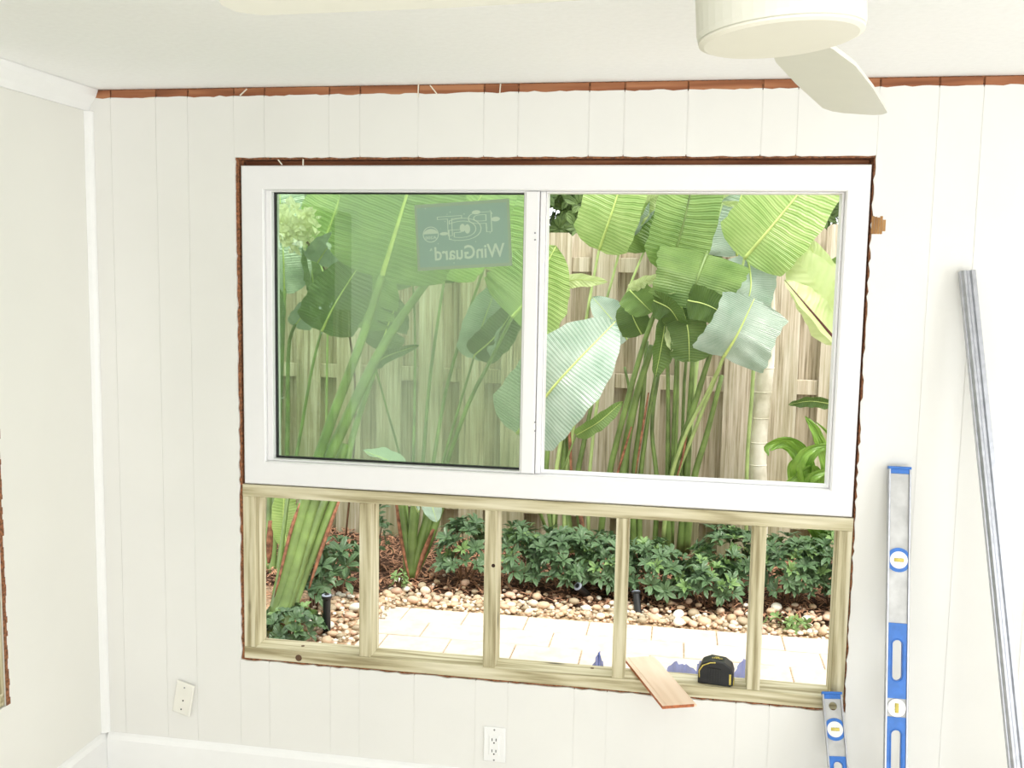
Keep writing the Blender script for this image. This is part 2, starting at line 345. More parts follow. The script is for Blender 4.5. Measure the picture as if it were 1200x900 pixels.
# unseen rest of the room
wf = MB()
for a in ((XL-.1, .8, 0, ZC), (3.4, XR_+.1, 0, ZC), (.8, 3.4, 2.1, ZC)): wf.box(a[0], a[1], YF-.1, YF, a[2], a[3])
struct('wall_front', wf, M['paint'])
wr = MB()
for y0, y1, z0, z1 in ((YF, -3.5, 0, ZC), (-.9, .0, 0, ZC), (-3.5, -.9, 0, .5), (-3.5, -.9, 2.05, ZC)): wr.box(XR_, XR_+.1, y0, y1, z0, z1)
struct('wall_right', wr, M['paint'])
def base(name, poly, a, b, axis):
    m = MB()
    if axis == 'x': v = [(x, -d, z) for x in (a, b) for d, z in poly]
    else: v = [(XL+d, y, z) for y in (a, b) for d, z in poly]
    n = len(poly); m.add(v, [tuple(range(n)), tuple(range(2*n-1, n-1, -1))]+[(i, i+n, (i+1) % n+n, (i+1) % n) for i in range(n)])
    return struct(name, m, M['trim'])
bp = [(.0005, 0), (.016, 0), (.016, .118), (.012, .126), (.009, .132), (.0005, .139)]
base('baseboard_back', bp, XL+.017, XR_-.001, 'x'); base('baseboard_left', bp, YF, -.0005, 'y')
base('trim_1', [(.0005, 2.205), (.008, 2.205), (.014, 2.225), (.032, 2.25), (.04, 2.272), (.0005, 2.272)], YF, -.0005, 'y')
tr = MB(); tr.prism([(0, 0), (0, 1)], 0, 0) if False else None
q = [(XL+.0005, -.0005), (XL+.022, -.0005), (XL+.0195, -.009), (XL+.013, -.017), (XL+.0005, -.021)]
struct('trim_2', MB().add([(x, y, z) for z in (.14, 2.204) for x, y in q], [tuple(range(5)), tuple(range(9, 4, -1))]+[(i, i+5, (i+1) % 5+5, (i+1) % 5) for i in range(5)]), M['trim'])
# ---------------------------------------------------------------- knee-wall framing under the window
sf = empty('stud_frame', (.95, .045, OZ0)); tag(sf, 'pale treated pine stud frame filling the opening under the white window', 'stud frame', 'pine stud frames')
obj('bottom_plate', MB().cham(.002, 1.895, .0, .089, .441, .479, .0015), M['pine_x'], sf)
obj('top_plate', MB().cham(.002, 1.895, .0, .089, .984, 1.023, .0015), M['pine_x'], sf)
for x in (.002, .3953, .8017, 1.2081, 1.6145, 1.857): obj('stud', MB().cham(x, x+.038, .0015, .089, .4792, .9838, .0015), M['pine_z'], sf)
for px, py in ((350, 771), (355, 757), (694, 783), (578, 663)):
    p = at(px, py, 0) if py in (771, 663) else atz(px, py, .479)
    k = MB(); k.lathe([(.011 if py == 771 else .006, -.0008), (.011 if py == 771 else .006, .0003)], 14, (p.x, 0 if py == 771 else .002, p.z) if py in (771, 663) else (p.x, p.y, .4792), 'y' if py in (771, 663) else 'z')
    obj('knot', k, M['twig'] if py != 663 else M['dark'], sf)
# ---------------------------------------------------------------- window_1
w1 = tag(empty('window_1', (.95, .04, 1.026)), 'white vinyl sliding window set over the bare pine studs', 'window', kind='structure')
FX0, FX1, FZ0, FZ1 = .008, 1.891, 1.026, 2.035
def ring(m, x0, x1, z0, z1, wl_, wr_, wb_, wt_, y0, y1, b=.004):
    """four mitred members"""
    o = [(x0, z0), (x1, z0), (x1, z1), (x0, z1)]; i = [(x0+wl_, z0+wb_), (x1-wr_, z0+wb_), (x1-wr_, z1-wt_), (x0+wl_, z1-wt_)]
    ob = [(x0+b, z0+b), (x1-b, z0+b), (x1-b, z1-b), (x0+b, z1-b)]; ib = [(i[0][0]-b, i[0][1]-b), (i[1][0]+b, i[1][1]-b), (i[2][0]+b, i[2][1]+b), (i[3][0]-b, i[3][1]+b)]
    v = []
    for ringp, y in ((o, y1), (o, y0+b), (ob, y0), (ib, y0), (i, y0+b), (i, y1)): v += [(x, y, z) for x, z in ringp]
    f = []
    for r in range(6):
        for k in range(4): f.append((r*4+k, r*4+(k+1) % 4, ((r+1) % 6)*4+(k+1) % 4, ((r+1) % 6)*4+k))
    return m.add(v, f)
obj('outer_frame', ring(MB(), FX0, FX1, FZ0, FZ1, .074, .064, .076, .074, .001, .085), M['vinyl'], w1)
obj('inner_lip', ring(MB(), FX0+.074, .92, FZ0+.076, FZ1-.074, .019, .016, .006, .005, .018, .08, .002), M['vinyl'], w1)
ms = MB().cham(.909, .951, .012, .082, FZ0+.077, FZ1-.075, .003); ms.cham(.953, .969, .022, .082, FZ0+.077, FZ1-.075, .002)
ms = obj('meeting_stile', ms, M['vinyl'], w1)
for py in (273, 281, 495, 505):
    p = at(627, py, .01); obj('screw', MB().lathe([(.0028, -.002), (.0028, .003)], 10, (p.x, .0115, p.z), 'y'), M['steel'], ms)
SX0, SX1, SZ0, SZ1 = FX0+.0935, .9035, FZ0+.0825, FZ1-.0795
obj('gasket', ring(MB(), SX0-.001, SX1+.001, SZ0-.001, SZ1+.001, .0065, .0045, .0065, .005, .04, .052, .001), M['rubber'], w1)
pane = obj('glass_pane', MB().box(SX0+.004, SX1-.003, .0455, .0465, SZ0+.004, SZ1-.003), M['glass'], w1)
obj('lip_trim', ring(MB(), .9695, FX1-.0645, FZ0+.0765, FZ1-.0745, .004, .007, .004, .004, .03, .08, .001), M['vinyl'], w1)
# sticker seen from the back, so its print is mirrored
cs = [at(485, 240, .0445), at(597, 233, .0445), at(600, 311, .0445), at(490, 318, .0445)]
sc_ = (cs[0]+cs[1]+cs[2]+cs[3])/4; ex = ((cs[1]-cs[0])+(cs[2]-cs[3]))/2; ez = ((cs[0]-cs[3])+(cs[1]-cs[2]))/2
SW, SH = ex.length, ez.length; ex.normalize(); ez.normalize()
def sp(u, v, d=0): q = sc_+ex*u*SW/2+ez*v*SH/2; return (q.x, .0447-d, q.z)      # u, v in -1..1
def spanel(u0, u1, v0, v1, d, th): return MB().add([sp(u0, v0, d), sp(u1, v0, d), sp(u1, v1, d), sp(u0, v1, d), sp(u0, v0, d-th), sp(u1, v0, d-th), sp(u1, v1, d-th), sp(u0, v1, d-th)], [(0, 1, 2, 3), (7, 6, 5, 4), (0, 4, 5, 1), (1, 5, 6, 2), (2, 6, 7, 3), (3, 7, 4, 0)])
sheet = obj('sticker', spanel(-1, 1, -1, 1, 0, .0002), M['stick_rim'], w1); sheet['label'] = 'blue-green product sticker with mirrored lettering'
obj('sticker_field', spanel(-.95, .94, -.90, .90, .0003, .0002), M['stick_in'], sheet)
def text_mesh(body, outline=0):
    c = bpy.data.curves.new('lettering', 'FONT'); c.body = body; c.size = 1; c.resolution_u = 3; c.offset = 0 if outline else .018
    if outline: c.fill_mode = 'NONE'; c.bevel_depth = outline; c.bevel_resolution = 0; c.resolution_u = 5
    o = bpy.data.objects.new('lettering', c); COL.objects.link(o); bpy.context.view_layer.update()
    me = o.evaluated_get(bpy.context.evaluated_depsgraph_get()).to_mesh(); v = [tuple(p.co) for p in me.vertices]; f = [tuple(p.vertices) for p in me.polygons]
    o.evaluated_get(bpy.context.evaluated_depsgraph_get()).to_mesh_clear(); bpy.data.objects.remove(o); return v, f
def put_text(body, u0, u1, v0, v1, outline=0, mirror=True):
    v, f = text_mesh(body, outline); a = np.array(v); lo, hi = a.min(0), a.max(0); m = MB()
    out = []
    for p in v:
        s = (p[0]-lo[0])/(hi[0]-lo[0]); h = (p[1]-lo[1])/(hi[1]-lo[1]); s = 1-s if mirror else s
        out.append(sp(u0+(u1-u0)*s, v0+(v1-v0)*h, .0007+(p[2]*.004 if outline else 0)))
    m.add(out, f); return obj('lettering', m, M['stick_ln'], sheet)
put_text('WinGuard', -.62, .86, -.72, -.30)
put_text('T', -.53, .0, .0, .60, .009); put_text('G', -.30, .40, -.16, .52, .009); put_text('P', .12, .62, .05, .66, .009)
put_text('R', -.72, -.67, -.42, -.34)
def disc(u, v, ru, rv, inner=0, n=24, half=None):
    m = MB(); pts = [(u+ru*math.cos(2*math.pi*k/n), v+rv*math.sin(2*math.pi*k/n)) for k in range(n)]
    if inner:
        pi_ = [(u+ru*inner*math.cos(2*math.pi*k/n), v+rv*inner*math.sin(2*math.pi*k/n)) for k in range(n)]
        m.add([sp(a, b, .0007) for a, b in pts+pi_], [(k, (k+1) % n, n+(k+1) % n, n+k) for k in range(n)])
    else:
        if half: pts = [p for p in pts if p[1] >= v-.001]
        m.add([sp(a, b, .0006) for a, b in pts], [tuple(range(len(pts)))])
    return m
obj('badge_ring', disc(-.68, .08, .17, .24, .9), M['stick_ln'], sheet); obj('badge_band', disc(-.68, .10, .15, .15, 0, 24, True), M['stick_ln'], sheet)
put_text('A200', -.80, -.56, -.06, .03)
obj('line_art', disc(.0, .22, .06, .12), M['stick_ln'], sheet); obj('line_art', disc(.10, .18, .06, .14), M['stick_ln'], sheet)
obj('line_art', disc(.70, .42, .09, .07), M['stick_ln'], sheet); obj('line_art', disc(-.40, .08, .09, .05), M['stick_ln'], sheet); obj('line_art', disc(.3, .66, .09, .06), M['stick_ln'], sheet)
for k in range(26):
    u, v = rj.uniform(-.85, .9), rj.uniform(-.85, .88); s = rj.uniform(.008, .02); obj('speck', spanel(u, u+s, v, v+s*1.8, .0007, .0001), M['stick_ln'], sheet)
# bare wood block beside the window
sh = MB(); 
for k in range(5): x = 1.8985+k*.0075; sh.box(x, x+.0068+(.0 if k < 4 else .001), -.0012-.0008*(k % 2), .003, 1.842+.002*(k == 4)*4, 1.892-.002*(k % 3)-.008*(k == 4))
tag(obj('wood_block', sh, M['shim']), 'small splintered wood block showing in the wall beside the white window frame', 'wood block')
# ---------------------------------------------------------------- wall plates
bx = at(579.5, 872, 0); op = empty('wall_outlet', (bx.x, -.0005, bx.z-.057)); tag(op, 'white duplex wall outlet above the baseboard', 'wall outlet')
m = MB().cham(-.035, .035, -.006, 0, 0, .114, .003); obj('cover_plate', m, M['white'], op, local=True)
rec = obj('receptacle', MB().cham(-.0167, .0167, -.0085, -.0055, .024, .090, .0015), M['white'], op, local=True)
for zc in (.075, .038):
    for dx in (-.0064, .0064): obj('slot', MB().box(dx-.0013, dx+.0013, -.0088, -.0083, zc-.004, zc+.005), M['slot'], rec, local=True)
    obj('ground_hole', MB().lathe([(.0026, -.0088), (.0026, -.0083)], 12, (0, 0, zc-.010), 'y'), M['slot'], rec, local=True)
for zc in (.007, .107): obj('screw', MB().lathe([(.003, -.0068), (.003, -.0055)], 12, (0, 0, zc), 'y'), M['steel'], op, local=True)
bx = at(216, 817, 0); bpl = empty('blank_plate', (bx.x+.003, -.001, bx.z), (0, math.radians(11), math.radians(-8))); tag(bpl, 'ivory blank wall plate hanging crooked above the baseboard', 'wall plate')
obj('cover_plate', MB().cham(-.034, .034, -.012, -.006, -.056, .056, .003), M['almond'], bpl, local=True)
for zc in (.04, -.006, -.038): obj('screw', MB().lathe([(.0028, -.0128), (.0028, -.0115)], 12, (0 if zc != -.006 else .002, 0, zc), 'y'), M['steel'] if zc == .04 else M['slot'], bpl, local=True)
obj('mounting_box', MB().box(-.026, .026, -.006, .003, -.045, .045), M['almond'], bpl, local=True)
# ---------------------------------------------------------------- ceiling fan
fan = empty('ceiling_fan', (1.507, -1.43, 2.05)); fan.rotation_euler = (0, math.radians(-4), 0); tag(fan, 'white ceiling fan with flat drum light and broad blades', 'ceiling fan')
d = MB().lathe([(.110, .0), (.1165, .004), (.118, .012), (.118, .085), (.112, .092)], 48); d.smooth = False; obj('drum', d, M['fan'], fan, local=True)
obj('light_lens', MB().lathe([(.108, -.004), (.1155, -.001), (.116, .002)], 48), M['fan_lens'], fan, local=True)
obj('canopy', MB().lathe([(.06, .092), (.06, .10), (.085, .16), (.09, ZC-2.05-.001)], 32), M['fan'], fan, local=True)
for ang, z in ((191, .096), (73, .020), (311, .082)):
    a = math.radians(ang); L = .80; m = MB(); out = []
    prof = [(.10, .035), (.16, .05), (.28, .066), (.48, .070), (L-.05, .066), (L-.015, .052), (L, .03)]
    edge = [(x, w) for x, w in prof]+[(x, -w) for x, w in prof[::-1]]
    for dz in (0, .008): 
        for x, w in edge:
            tw = math.radians(11)*(1 if w else 0); out.append((x, w*math.cos(tw), z+dz+w*math.sin(tw)))
    n = len(edge); m.add(out, [tuple(range(n))[::-1], tuple(range(n, 2*n))]+[(i, (i+1) % n, n+(i+1) % n, n+i) for i in range(n)])
    b = obj('blade', m, M['fan'], fan, local=True); b.rotation_euler = (0, math.radians(1.5 if ang == 73 else 0), a)
# ---------------------------------------------------------------- tools by the window
def lean(top, foot):
    t, f_ = Vector(top), Vector(foot); z = (t-f_); L = z.length; z.normalize(); y = Vector((0, 1, 0)); y = (y-z*y.dot(z)).normalized(); x = y.cross(z)
    return Matrix(((x.x, y.x, z.x), (x.y, y.y, z.y), (x.z, y.z, z.z))).to_euler(), L
def level(top, foot, hw, label, name, thumb, vials, grips):
    rot, L = lean(top, foot); e = empty(name, foot, rot); tag(e, label, 'spirit level', 'blue and silver levels'); D = .011
    for s in (-1, 1): obj('rail', MB().cham(min(s*hw, s*(hw-.005)), max(s*hw, s*(hw-.005)), -D, D, .006, L-.006, .0008), M['alu'], e, local=True)
    for z0, z1 in ((0, .008), (L-.008, L)): obj('end_cap', MB().cham(-hw-.0006, hw+.0006, -D-.0006, D+.0006, z0, z1, .001), M['blue'], e, local=True)
    obj('end_insert', MB().box(-hw+.0052, hw-.0052, -D+.002, D-.002, L-.02, L-.0082), M['blue'], e, local=True)
    w = hw-.0051; cuts = sorted([(L-a, L-b) if False else (L-b, L-a) for a, b, *_ in grips]+([(L-thumb-.02, L-thumb+.02)] if thumb else []))
    z = .008
    for a, b in cuts+[(L-.0205, 0)]:
        if a > z: obj('web', MB().box(-w, w, -.004, .004, z, a), M['alu_web'], e, local=True)
        z = b
    if thumb: obj('web', MB().slot(-w, w, L-thumb-.02, L-thumb+.02, 0.0115, L-thumb-.0118, L-thumb+.0118, -.004, .004), M['alu_web'], e, local=True)
    for a, b, s0, s1 in grips:
        obj('grip', MB().slot(-w, w, L-b, L-a, w*.52, L-s1, L-s0, -.0075, .0075), M['blue'], e, local=True)
        rim = MB(); cz = L-(s0+s1)/2; hl = (s1-s0)/2-w*.52; rr = w*.62; pts = []
        for k in range(24): an = 2*math.pi*(k+.5)/24; pts.append((rr*math.cos(an), -.0078, cz+(hl if math.sin(an) > 0 else -hl)+rr*math.sin(an)))
        rim.tube(pts+[pts[0]], .0016, 6, False); obj('grip_rim', rim, M['blue'], e, local=True)
    for zc, ringed, horiz in vials:
        zc = L-zc
        v = obj('vial_housing', MB().lathe([(w*(1.15 if ringed else .98), -.0065), (w*(1.15 if ringed else .98), -.0002), (w*.9, 0)][:2], 28, (0, -.0022, zc), 'y') if not ringed else MB().prism([(max(-w, min(w, w*1.36*math.cos(k*math.pi/14))), zc+w*1.36*math.sin(k*math.pi/14)) for k in range(28)], -.0082, .002), M['blue'] if ringed else M['white'], e, local=True)
        obj('vial_face', MB().lathe([(w*.96, -.0096), (w*.96, -.008)], 28, (0, 0, zc), 'y'), M['white'], v, local=True)
        a = .5*w; obj('vial', MB().tube([(-a, -.0100, zc), (a, -.0100, zc)] if horiz else [(0, -.0100, zc-a), (0, -.0100, zc+a)], w*.2, 8), M['vial'], v, local=True)
        for k in (-.18, .18): obj('vial_line', MB().tube([(k*w, -.0102, zc-w*.22), (k*w, -.0102, zc+w*.22)] if horiz else [(-w*.22, -.0102, zc+k*w), (w*.22, -.0102, zc+k*w)], .0005, 5), M['twig'], v, local=True)
    return e
level((2.007, -.026, 1.187), (2.002, -.30, .001), .030, 'long silver level with blue grips leaning upright against the cream wall', 'spirit_level', 0,
      [(.262, True, True), (.665, False, False)], [(.436, .640, .482, .592), (.690, .885, .725, .845)])
level((1.855, -.030, .507), (1.888, -.335, .001), .028, 'short silver level leaning against the corner of the pine bottom plate', 'spirit_level', .040,
      [(.105, True, True)], [(.178, .30, .192, .285), (.33, .45, .345, .437)])
rot, L = lean((2.152, -.03, 1.742), (2.318, -.45, .001)); se = empty('straightedge', (2.318, -.45, .001), rot); tag(se, 'long bare aluminium straightedge leaning on the wall right of the levels', 'straightedge')
pr = [(-.019, -.008), (-.012, -.013), (-.006, -.013), (-.003, -.008), (.004, -.008), (.008, -.013), (.019, -.011), (.019, .012), (-.019, .012)]
obj('extrusion', MB().add([(x, y, z) for z in (0, L) for x, y in pr], [tuple(range(9)), tuple(range(17, 8, -1))]+[(i, i+9, (i+1) % 9+9, (i+1) % 9) for i in range(9)]), M['alu'], se, local=True)
obj('edge_strip', MB().box(-.0212, -.0192, -.009, .012, .0, L), M['alu'], se, local=True)
# cedar scrap over the sill plate
B = [atz(735, 760, .484), atz(783, 826, .484), atz(820, 820, .484), atz(755, 758, .484)]
A0 = Vector((1.282, .165)); A1 = Vector((1.412, -.175)); dr = (A1-A0).normalized(); pp = Vector((-dr.y, dr.x)); hw = .048
cb = empty('cedar_board', ((A0.x+A1.x)/2, (A0.y+A1.y)/2, .4805), (0, 0, math.atan2(dr.y, dr.x)-math.pi/2)); tag(cb, 'thin pinkish cedar offcut lying across the pine bottom plate', 'board')
L = (A1-A0).length; obj('plank_body', MB().box(-hw, hw, -L/2, L/2, 0, .009), [M['cedar'], M['cedar_end']], cb, local=True)
for p in cb.children[0].data.polygons: p.material_index = 0 if p.normal.z > .5 else 1
obj('tongue', MB().box(-hw-.008, -hw, -L/2, L/2, .001, .006), M['cedar'], cb, local=True); 
obj('bead', MB().box(.030, .034, -L/2, L/2, .009, .0102), M['cedar'], cb, local=True)
# tape measure
tm = empty('tape_measure', (1.524, .040, .4793), (0, 0, math.radians(-8))); tm.scale = (1.3, 1.25, 1.34); tag(tm, 'black tape measure with worn yellow print resting on the pine bottom plate', 'tape measure')
pl = [(-.040, 0), (.036, 0), (.040, .004), (.041, .030), (.036, .045), (.020, .055), (-.012, .057), (-.032, .048), (-.040, .030)]
bd = obj('case', MB().prism(pl, -.022, .022), M['black'], tm, local=True); bv = bd.modifiers.new('bevel', 'BEVEL'); bv.width = .005; bv.segments = 2
obj('rubber_grip', MB().box(-.018, .014, -.0235, -.0215, .008, .040), M['rubber'], tm, local=True)
for k in range(5): obj('grip_rib', MB().box(-.016+k*.006, -.0125+k*.006, -.0245, -.023, .009, .039), M['black'], tm, local=True)
obj('top_label', MB().add([(-.014, -.008, .0572), (.016, -.008, .0562), (.016, .008, .0562), (-.014, .008, .0572)], [(0, 1, 2, 3)]), M['black'], tm, local=True)
for k in range(6): obj('yellow_print', MB().box(-.010+k*.0042, -.0075+k*.0042, -.006+.001*(k % 2), .000, .0565, .0576), M['yellow'], tm, local=True)
obj('yellow_print', MB().box(-.004, .006, .003, .006, .0565, .0576), M['yellow'], tm, local=True)
obj('yellow_edge', MB().tube([(-.036, -.0215, .014), (-.037, -.0215, .030), (-.029, -.0215, .043), (-.012, -.0215, .0515), (.0, -.0215, .053)], .0016, 6), M['yellow'], tm, local=True)
obj('yellow_edge', MB().box(.0325, .037, -.0228, -.0215, .006, .030), M['yellow'], tm, local=True)
obj('end_hook', MB().cham(.041, .0425, -.009, .009, .0, .012, .0005), M['yellow'], tm, local=True)
# blue film showing behind the plate
def film(px0, px1, h, name_lab, sd):
    r = random.Random(sd); n = 14; m = MB(); v = []
    a, b = atz(px0, 785, .479).x, atz(px1, 785, .479).x
    for i in range(n+1):
        u = i/n; x = a+(b-a)*u; zt = .452+h*(math.sin(math.pi*min(1, u*1.05))**.8)*(.85+.15*math.sin(u*6+sd)); y = .145+.012*math.sin(u*9+sd)
        v += [(x, y, .40), (x, y+.006*r.uniform(-1, 1), .44), (x+.004*r.uniform(-1, 1), y+.02*r.uniform(-.4, 1), zt)]
    m.add(v, [(3*i+k, 3*i+3+k, 3*i+4+k, 3*i+1+k) for i in range(n) for k in (0, 1)]); m.smooth = True
    o = obj('masking_film', m, M['film']); s = o.modifiers.new('solid', 'SOLIDIFY'); s.thickness = .001
    return tag(o, name_lab, 'plastic film', 'blue masking film behind the bottom plate')
film(780, 818, .050, 'crumpled blue plastic film behind the plate, between cedar board and tape measure', 1)
film(815, 832, .075, 'blue plastic film peak sticking up right behind the black tape measure', 2)
film(856, 884, .068, 'blue plastic film between the tape measure and the pine stud', 3)
film(692, 706, .048, 'tiny blue film tip poking up left of the cedar board', 4)
# toothed metal lath in the cut stucco
lt = MB().box(1.874, 1.886, .112, .118, .48, .72)
for k in range(30): z = .485+k*.0078; lt.add([(1.874, .114, z), (1.866-.002*rj.random(), .114, z+.002), (1.874, .114, z+.0035), (1.874, .117, z+.0018)], [(0, 1, 2), (0, 3, 1), (1, 3, 2)])
tag(obj('metal_lath', lt, M['lath']), 'toothed strip of metal lath at the cut stucco beside the end stud', 'metal lath')
# ================================================================ garden
struct('ground', MB().box(-9, 11, .13, 14, -.25, -.03), M['soil'])
struct('side_ground', MB().box(-9, XL-.4, -9, .13, -.25, -.03), M['lawn'])
pv = struct('paver_path', MB().box(-.05, 3.6, .14, 1.845, -.06, -.018), M['sand'], (0, 0, 0))
def paver_mesh(w, d):
    m = MB(); a, b = w/2-.0025, d/2-.004; e = .004
    m.add([(s*a, t*b, -.03) for s, t in ((-1, -1), (1, -1), (1, 1), (-1, 1))]+[(s*a, t*b, -e) for s, t in ((-1, -1), (1, -1), (1, 1), (-1, 1))]+[(s*(a-e), t*(b-e), 0) for s, t in ((-1, -1), (1, -1), (1, 1), (-1, 1))],
          [(i, (i+1) % 4, 4+(i+1) % 4, 4+i) for i in range(4)]+[(4+i, 4+(i+1) % 4, 8+(i+1) % 4, 8+i) for i in range(4)]+[(8, 9, 10, 11)])
    me = m.mesh('paver'); me.materials.append(M['paver']); return me
pm = {}
for r in range(9):
    yc = 1.837-.0975-.193*r; x = .052-.62 if r % 2 == 0 else .205-.62
    if r % 2: x -= 0
    while x < 3.4:
        a, b = max(x, -.13+(1.83-yc)*.14), x+.31
        if b-a > .03:
            k = round(b-a, 3)
            if k not in pm: pm[k] = paver_mesh(k, .193)
            share('paver', pm[k], pv, ((a+b)/2, yc, rj.uniform(-.002, .001)), (rj.uniform(-.004, .004), rj.uniform(-.003, .003), rj.uniform(-.004, .004)))
        x += .31
# mulch bed
bed = MB(); nx, ny = 60, 24
for j in range(ny+1):
    for i in range(nx+1):
        x = -3+6.6*i/nx; y = 2.02+1.9*j/ny; bed.v.append((x, y, -.012+.035*min(1, (y-2.0)/.25)+.012*math.sin(x*7+y*3)*math.sin(y*9-x*2)))
bed.f = [(j*(nx+1)+i, j*(nx+1)+i+1, (j+1)*(nx+1)+i+1, (j+1)*(nx+1)+i) for j in range(ny) for i in range(nx)]; bed.smooth = True
struct('planting_bed', bed, M['soil'])
rm = random.Random(11); mu = MB()
def bedz(x, y): return -.012+.035*min(1, max(0, (y-2.0)/.25))+.012*math.sin(x*7+y*3)*math.sin(y*9-x*2)
for k in range(9000):
    x, y = rm.uniform(-1.3, 2.9), rm.uniform(2.05, 3.15); 
    if rm.random() < .12: x, y = rm.uniform(-.9, -.2), rm.uniform(1.25, 2.1)
    z = (bedz(x, y) if y > 2.05 else -.02)+rm.uniform(.002, .028); a = rm.uniform(0, math.pi); L = rm.uniform(.02, .05); w = rm.uniform(.0015, .004); d = Vector((math.cos(a), math.sin(a), rm.uniform(-.4, .4)))*L; s = Vector((-math.sin(a), math.cos(a), rm.uniform(-.3, .3)))*w
    p = Vector((x, y, z)); q = Vector((0, 0, rm.uniform(.002, .008)))
    mu.add([p-d-s, p-d+s, p+q+s, p+q-s, p+d+s, p+d-s], [(0, 1, 2, 3), (3, 2, 4, 5)])
tag(obj('bark_mulch', mu, M['mulch']), 'shredded red-brown bark mulch under the shrubs and stalks', 'mulch', kind='stuff')
struct('gravel_base', MB().box(-.9, 3.2, .6, 2.16, -.07, -.008), M['gbase'])
# pebbles
rp = random.Random(5); pmesh = []
def blob(seed, sub=2):
    import bmesh
    bm = bmesh.new(); bmesh.ops.create_icosphere(bm, subdivisions=sub, radius=1); r = random.Random(seed)
    ax = [Vector((r.gauss(0, 1), r.gauss(0, 1), r.gauss(0, 1))).normalized() for _ in range(4)]; am = [r.uniform(-.16, .16) for _ in range(4)]
    for v in bm.verts:
        n = v.co.normalized(); v.co *= 1+sum(m*max(0, n.dot(a))**2 for a, m in zip(ax, am)); v.co.x *= 1.2; v.co.z *= .72
    me = bpy.data.meshes.new('pebble'); bm.to_mesh(me); bm.free(); me.polygons.foreach_set('use_smooth', [True]*len(me.polygons)); return me
for i in range(12):
    me = blob(i); me.materials.append(M['stone'][i % 6]); pmesh.append(me)
spots = []
def try_spot(x, y, r, k=.92):
    for a, b, c in spots:
        if (a-x)**2+(b-y)**2 < ((r+c)*k)**2: return False
    spots.append((x, y, r)); return True
tries = 0
while len(spots) < 300 and tries < 9000:
    tries += 1; R_ = rp.choice([.012, .015, .018, .018, .022, .026, .030]) 
    if rp.random() < .8: x, y = rp.uniform(-.12, 2.55), 1.862+abs(rp.gauss(0, .115)); 
    else: x, y = rp.uniform(-.42, -.05), rp.uniform(1.22, 1.95)
    if y > 2.2 or (x < -.05 and False): continue
    try_spot(x, y, R_)
for i, (x, y, r) in enumerate(spots):
    o = share('pebble', pmesh[rp.randrange(12)], None, (x, y, .004+.55*r+(bedz(x, y)+.012 if y > 2.02 else 0)), (rp.uniform(-.25, .25), rp.uniform(-.25, .25), rp.uniform(0, 6.28)), (r*rp.uniform(.85, 1.1), r*rp.uniform(.8, 1), r*rp.uniform(.8, 1.1)))
    tag(o, 'smooth tan river pebble lying loose in the border next to the pavers', 'pebble', 'river pebbles edging the paver path')
pst = MB(); co = [[tuple(v.co) for v in blob(40+i, 1).vertices] for i in range(4)]; fa = [tuple(p.vertices) for p in blob(40, 1).polygons]
slots = []
for k in range(2100):
    if rp.random() < .72: x, y = rp.uniform(-.12, 2.6), 1.845+abs(rp.gauss(0, .14))
    else: x, y = rp.uniform(-.45, -.03), rp.uniform(1.1, 2.0)
    r = rp.uniform(.007, .015); a = rp.uniform(0, 6.28); ca, sa = math.cos(a), math.sin(a); z = rp.uniform(-.012, .014)+(bedz(x, y)+.01 if y > 2.02 else 0)
    pst.add([(x+r*(p[0]*ca-p[1]*sa), y+r*(p[0]*sa+p[1]*ca), z+r*p[2]) for p in co[k % 4]], fa); slots += [k % 6]*len(fa)
pst.smooth = True; po = obj('pebble_gravel', pst, M['stone']); po.data.polygons.foreach_set('material_index', slots)
tag(po, 'fine tan gravel filling the gaps between the larger pebbles', 'gravel', kind='stuff')
# ---------------------------------------------------------------- shadow-box fence
fe = empty('wood_fence', (.6, 3.1, 0)); tag(fe, 'weathered shadow-box wood fence with dog-ear planks behind the plants', 'fence')
def fplank(w, h):
    m = MB(); d = .022; m.prism([(-w/2, .03), (w/2, .03), (w/2, h-d), (w/2-d, h), (-w/2+d, h), (-w/2, h-d)], -.009, .009); me = m.mesh('fence_plank'); me.materials.append(M['fence']); return me
fm = [fplank(.158, h) for h in (2.0, 2.012, 2.024, 1.992)]
px0 = at(657, 300, 3.08).x; per = .271
for k in range(-20, 17):
    x = px0+k*per; hs = .04*max(0, min(1, (x-1.2)/.8))
    share('plank', fm[k % 4], fe, (x-.6+rj.uniform(-.004, .004), -.022, -.02+hs), (0, rj.uniform(-.006, .006), rj.uniform(-.01, .01)))
    share('plank', fm[(k+1) % 4], fe, (x+per/2-.6+rj.uniform(-.004, .004), .052, -.03+hs), (0, rj.uniform(-.006, .006), rj.uniform(-.01, .01)))
for z in (.22, 1.04, 1.745): obj('rail', MB().cham(-5.0, 5.0, 3.090, 3.128, z, z+.088, .002), M['fence'], fe)
for x in (-4.2, -1.9, .38, 2.75): obj('post', MB().box(x-.045, x+.045, 3.166, 3.256, -.1, 1.9), M['fence'], fe)
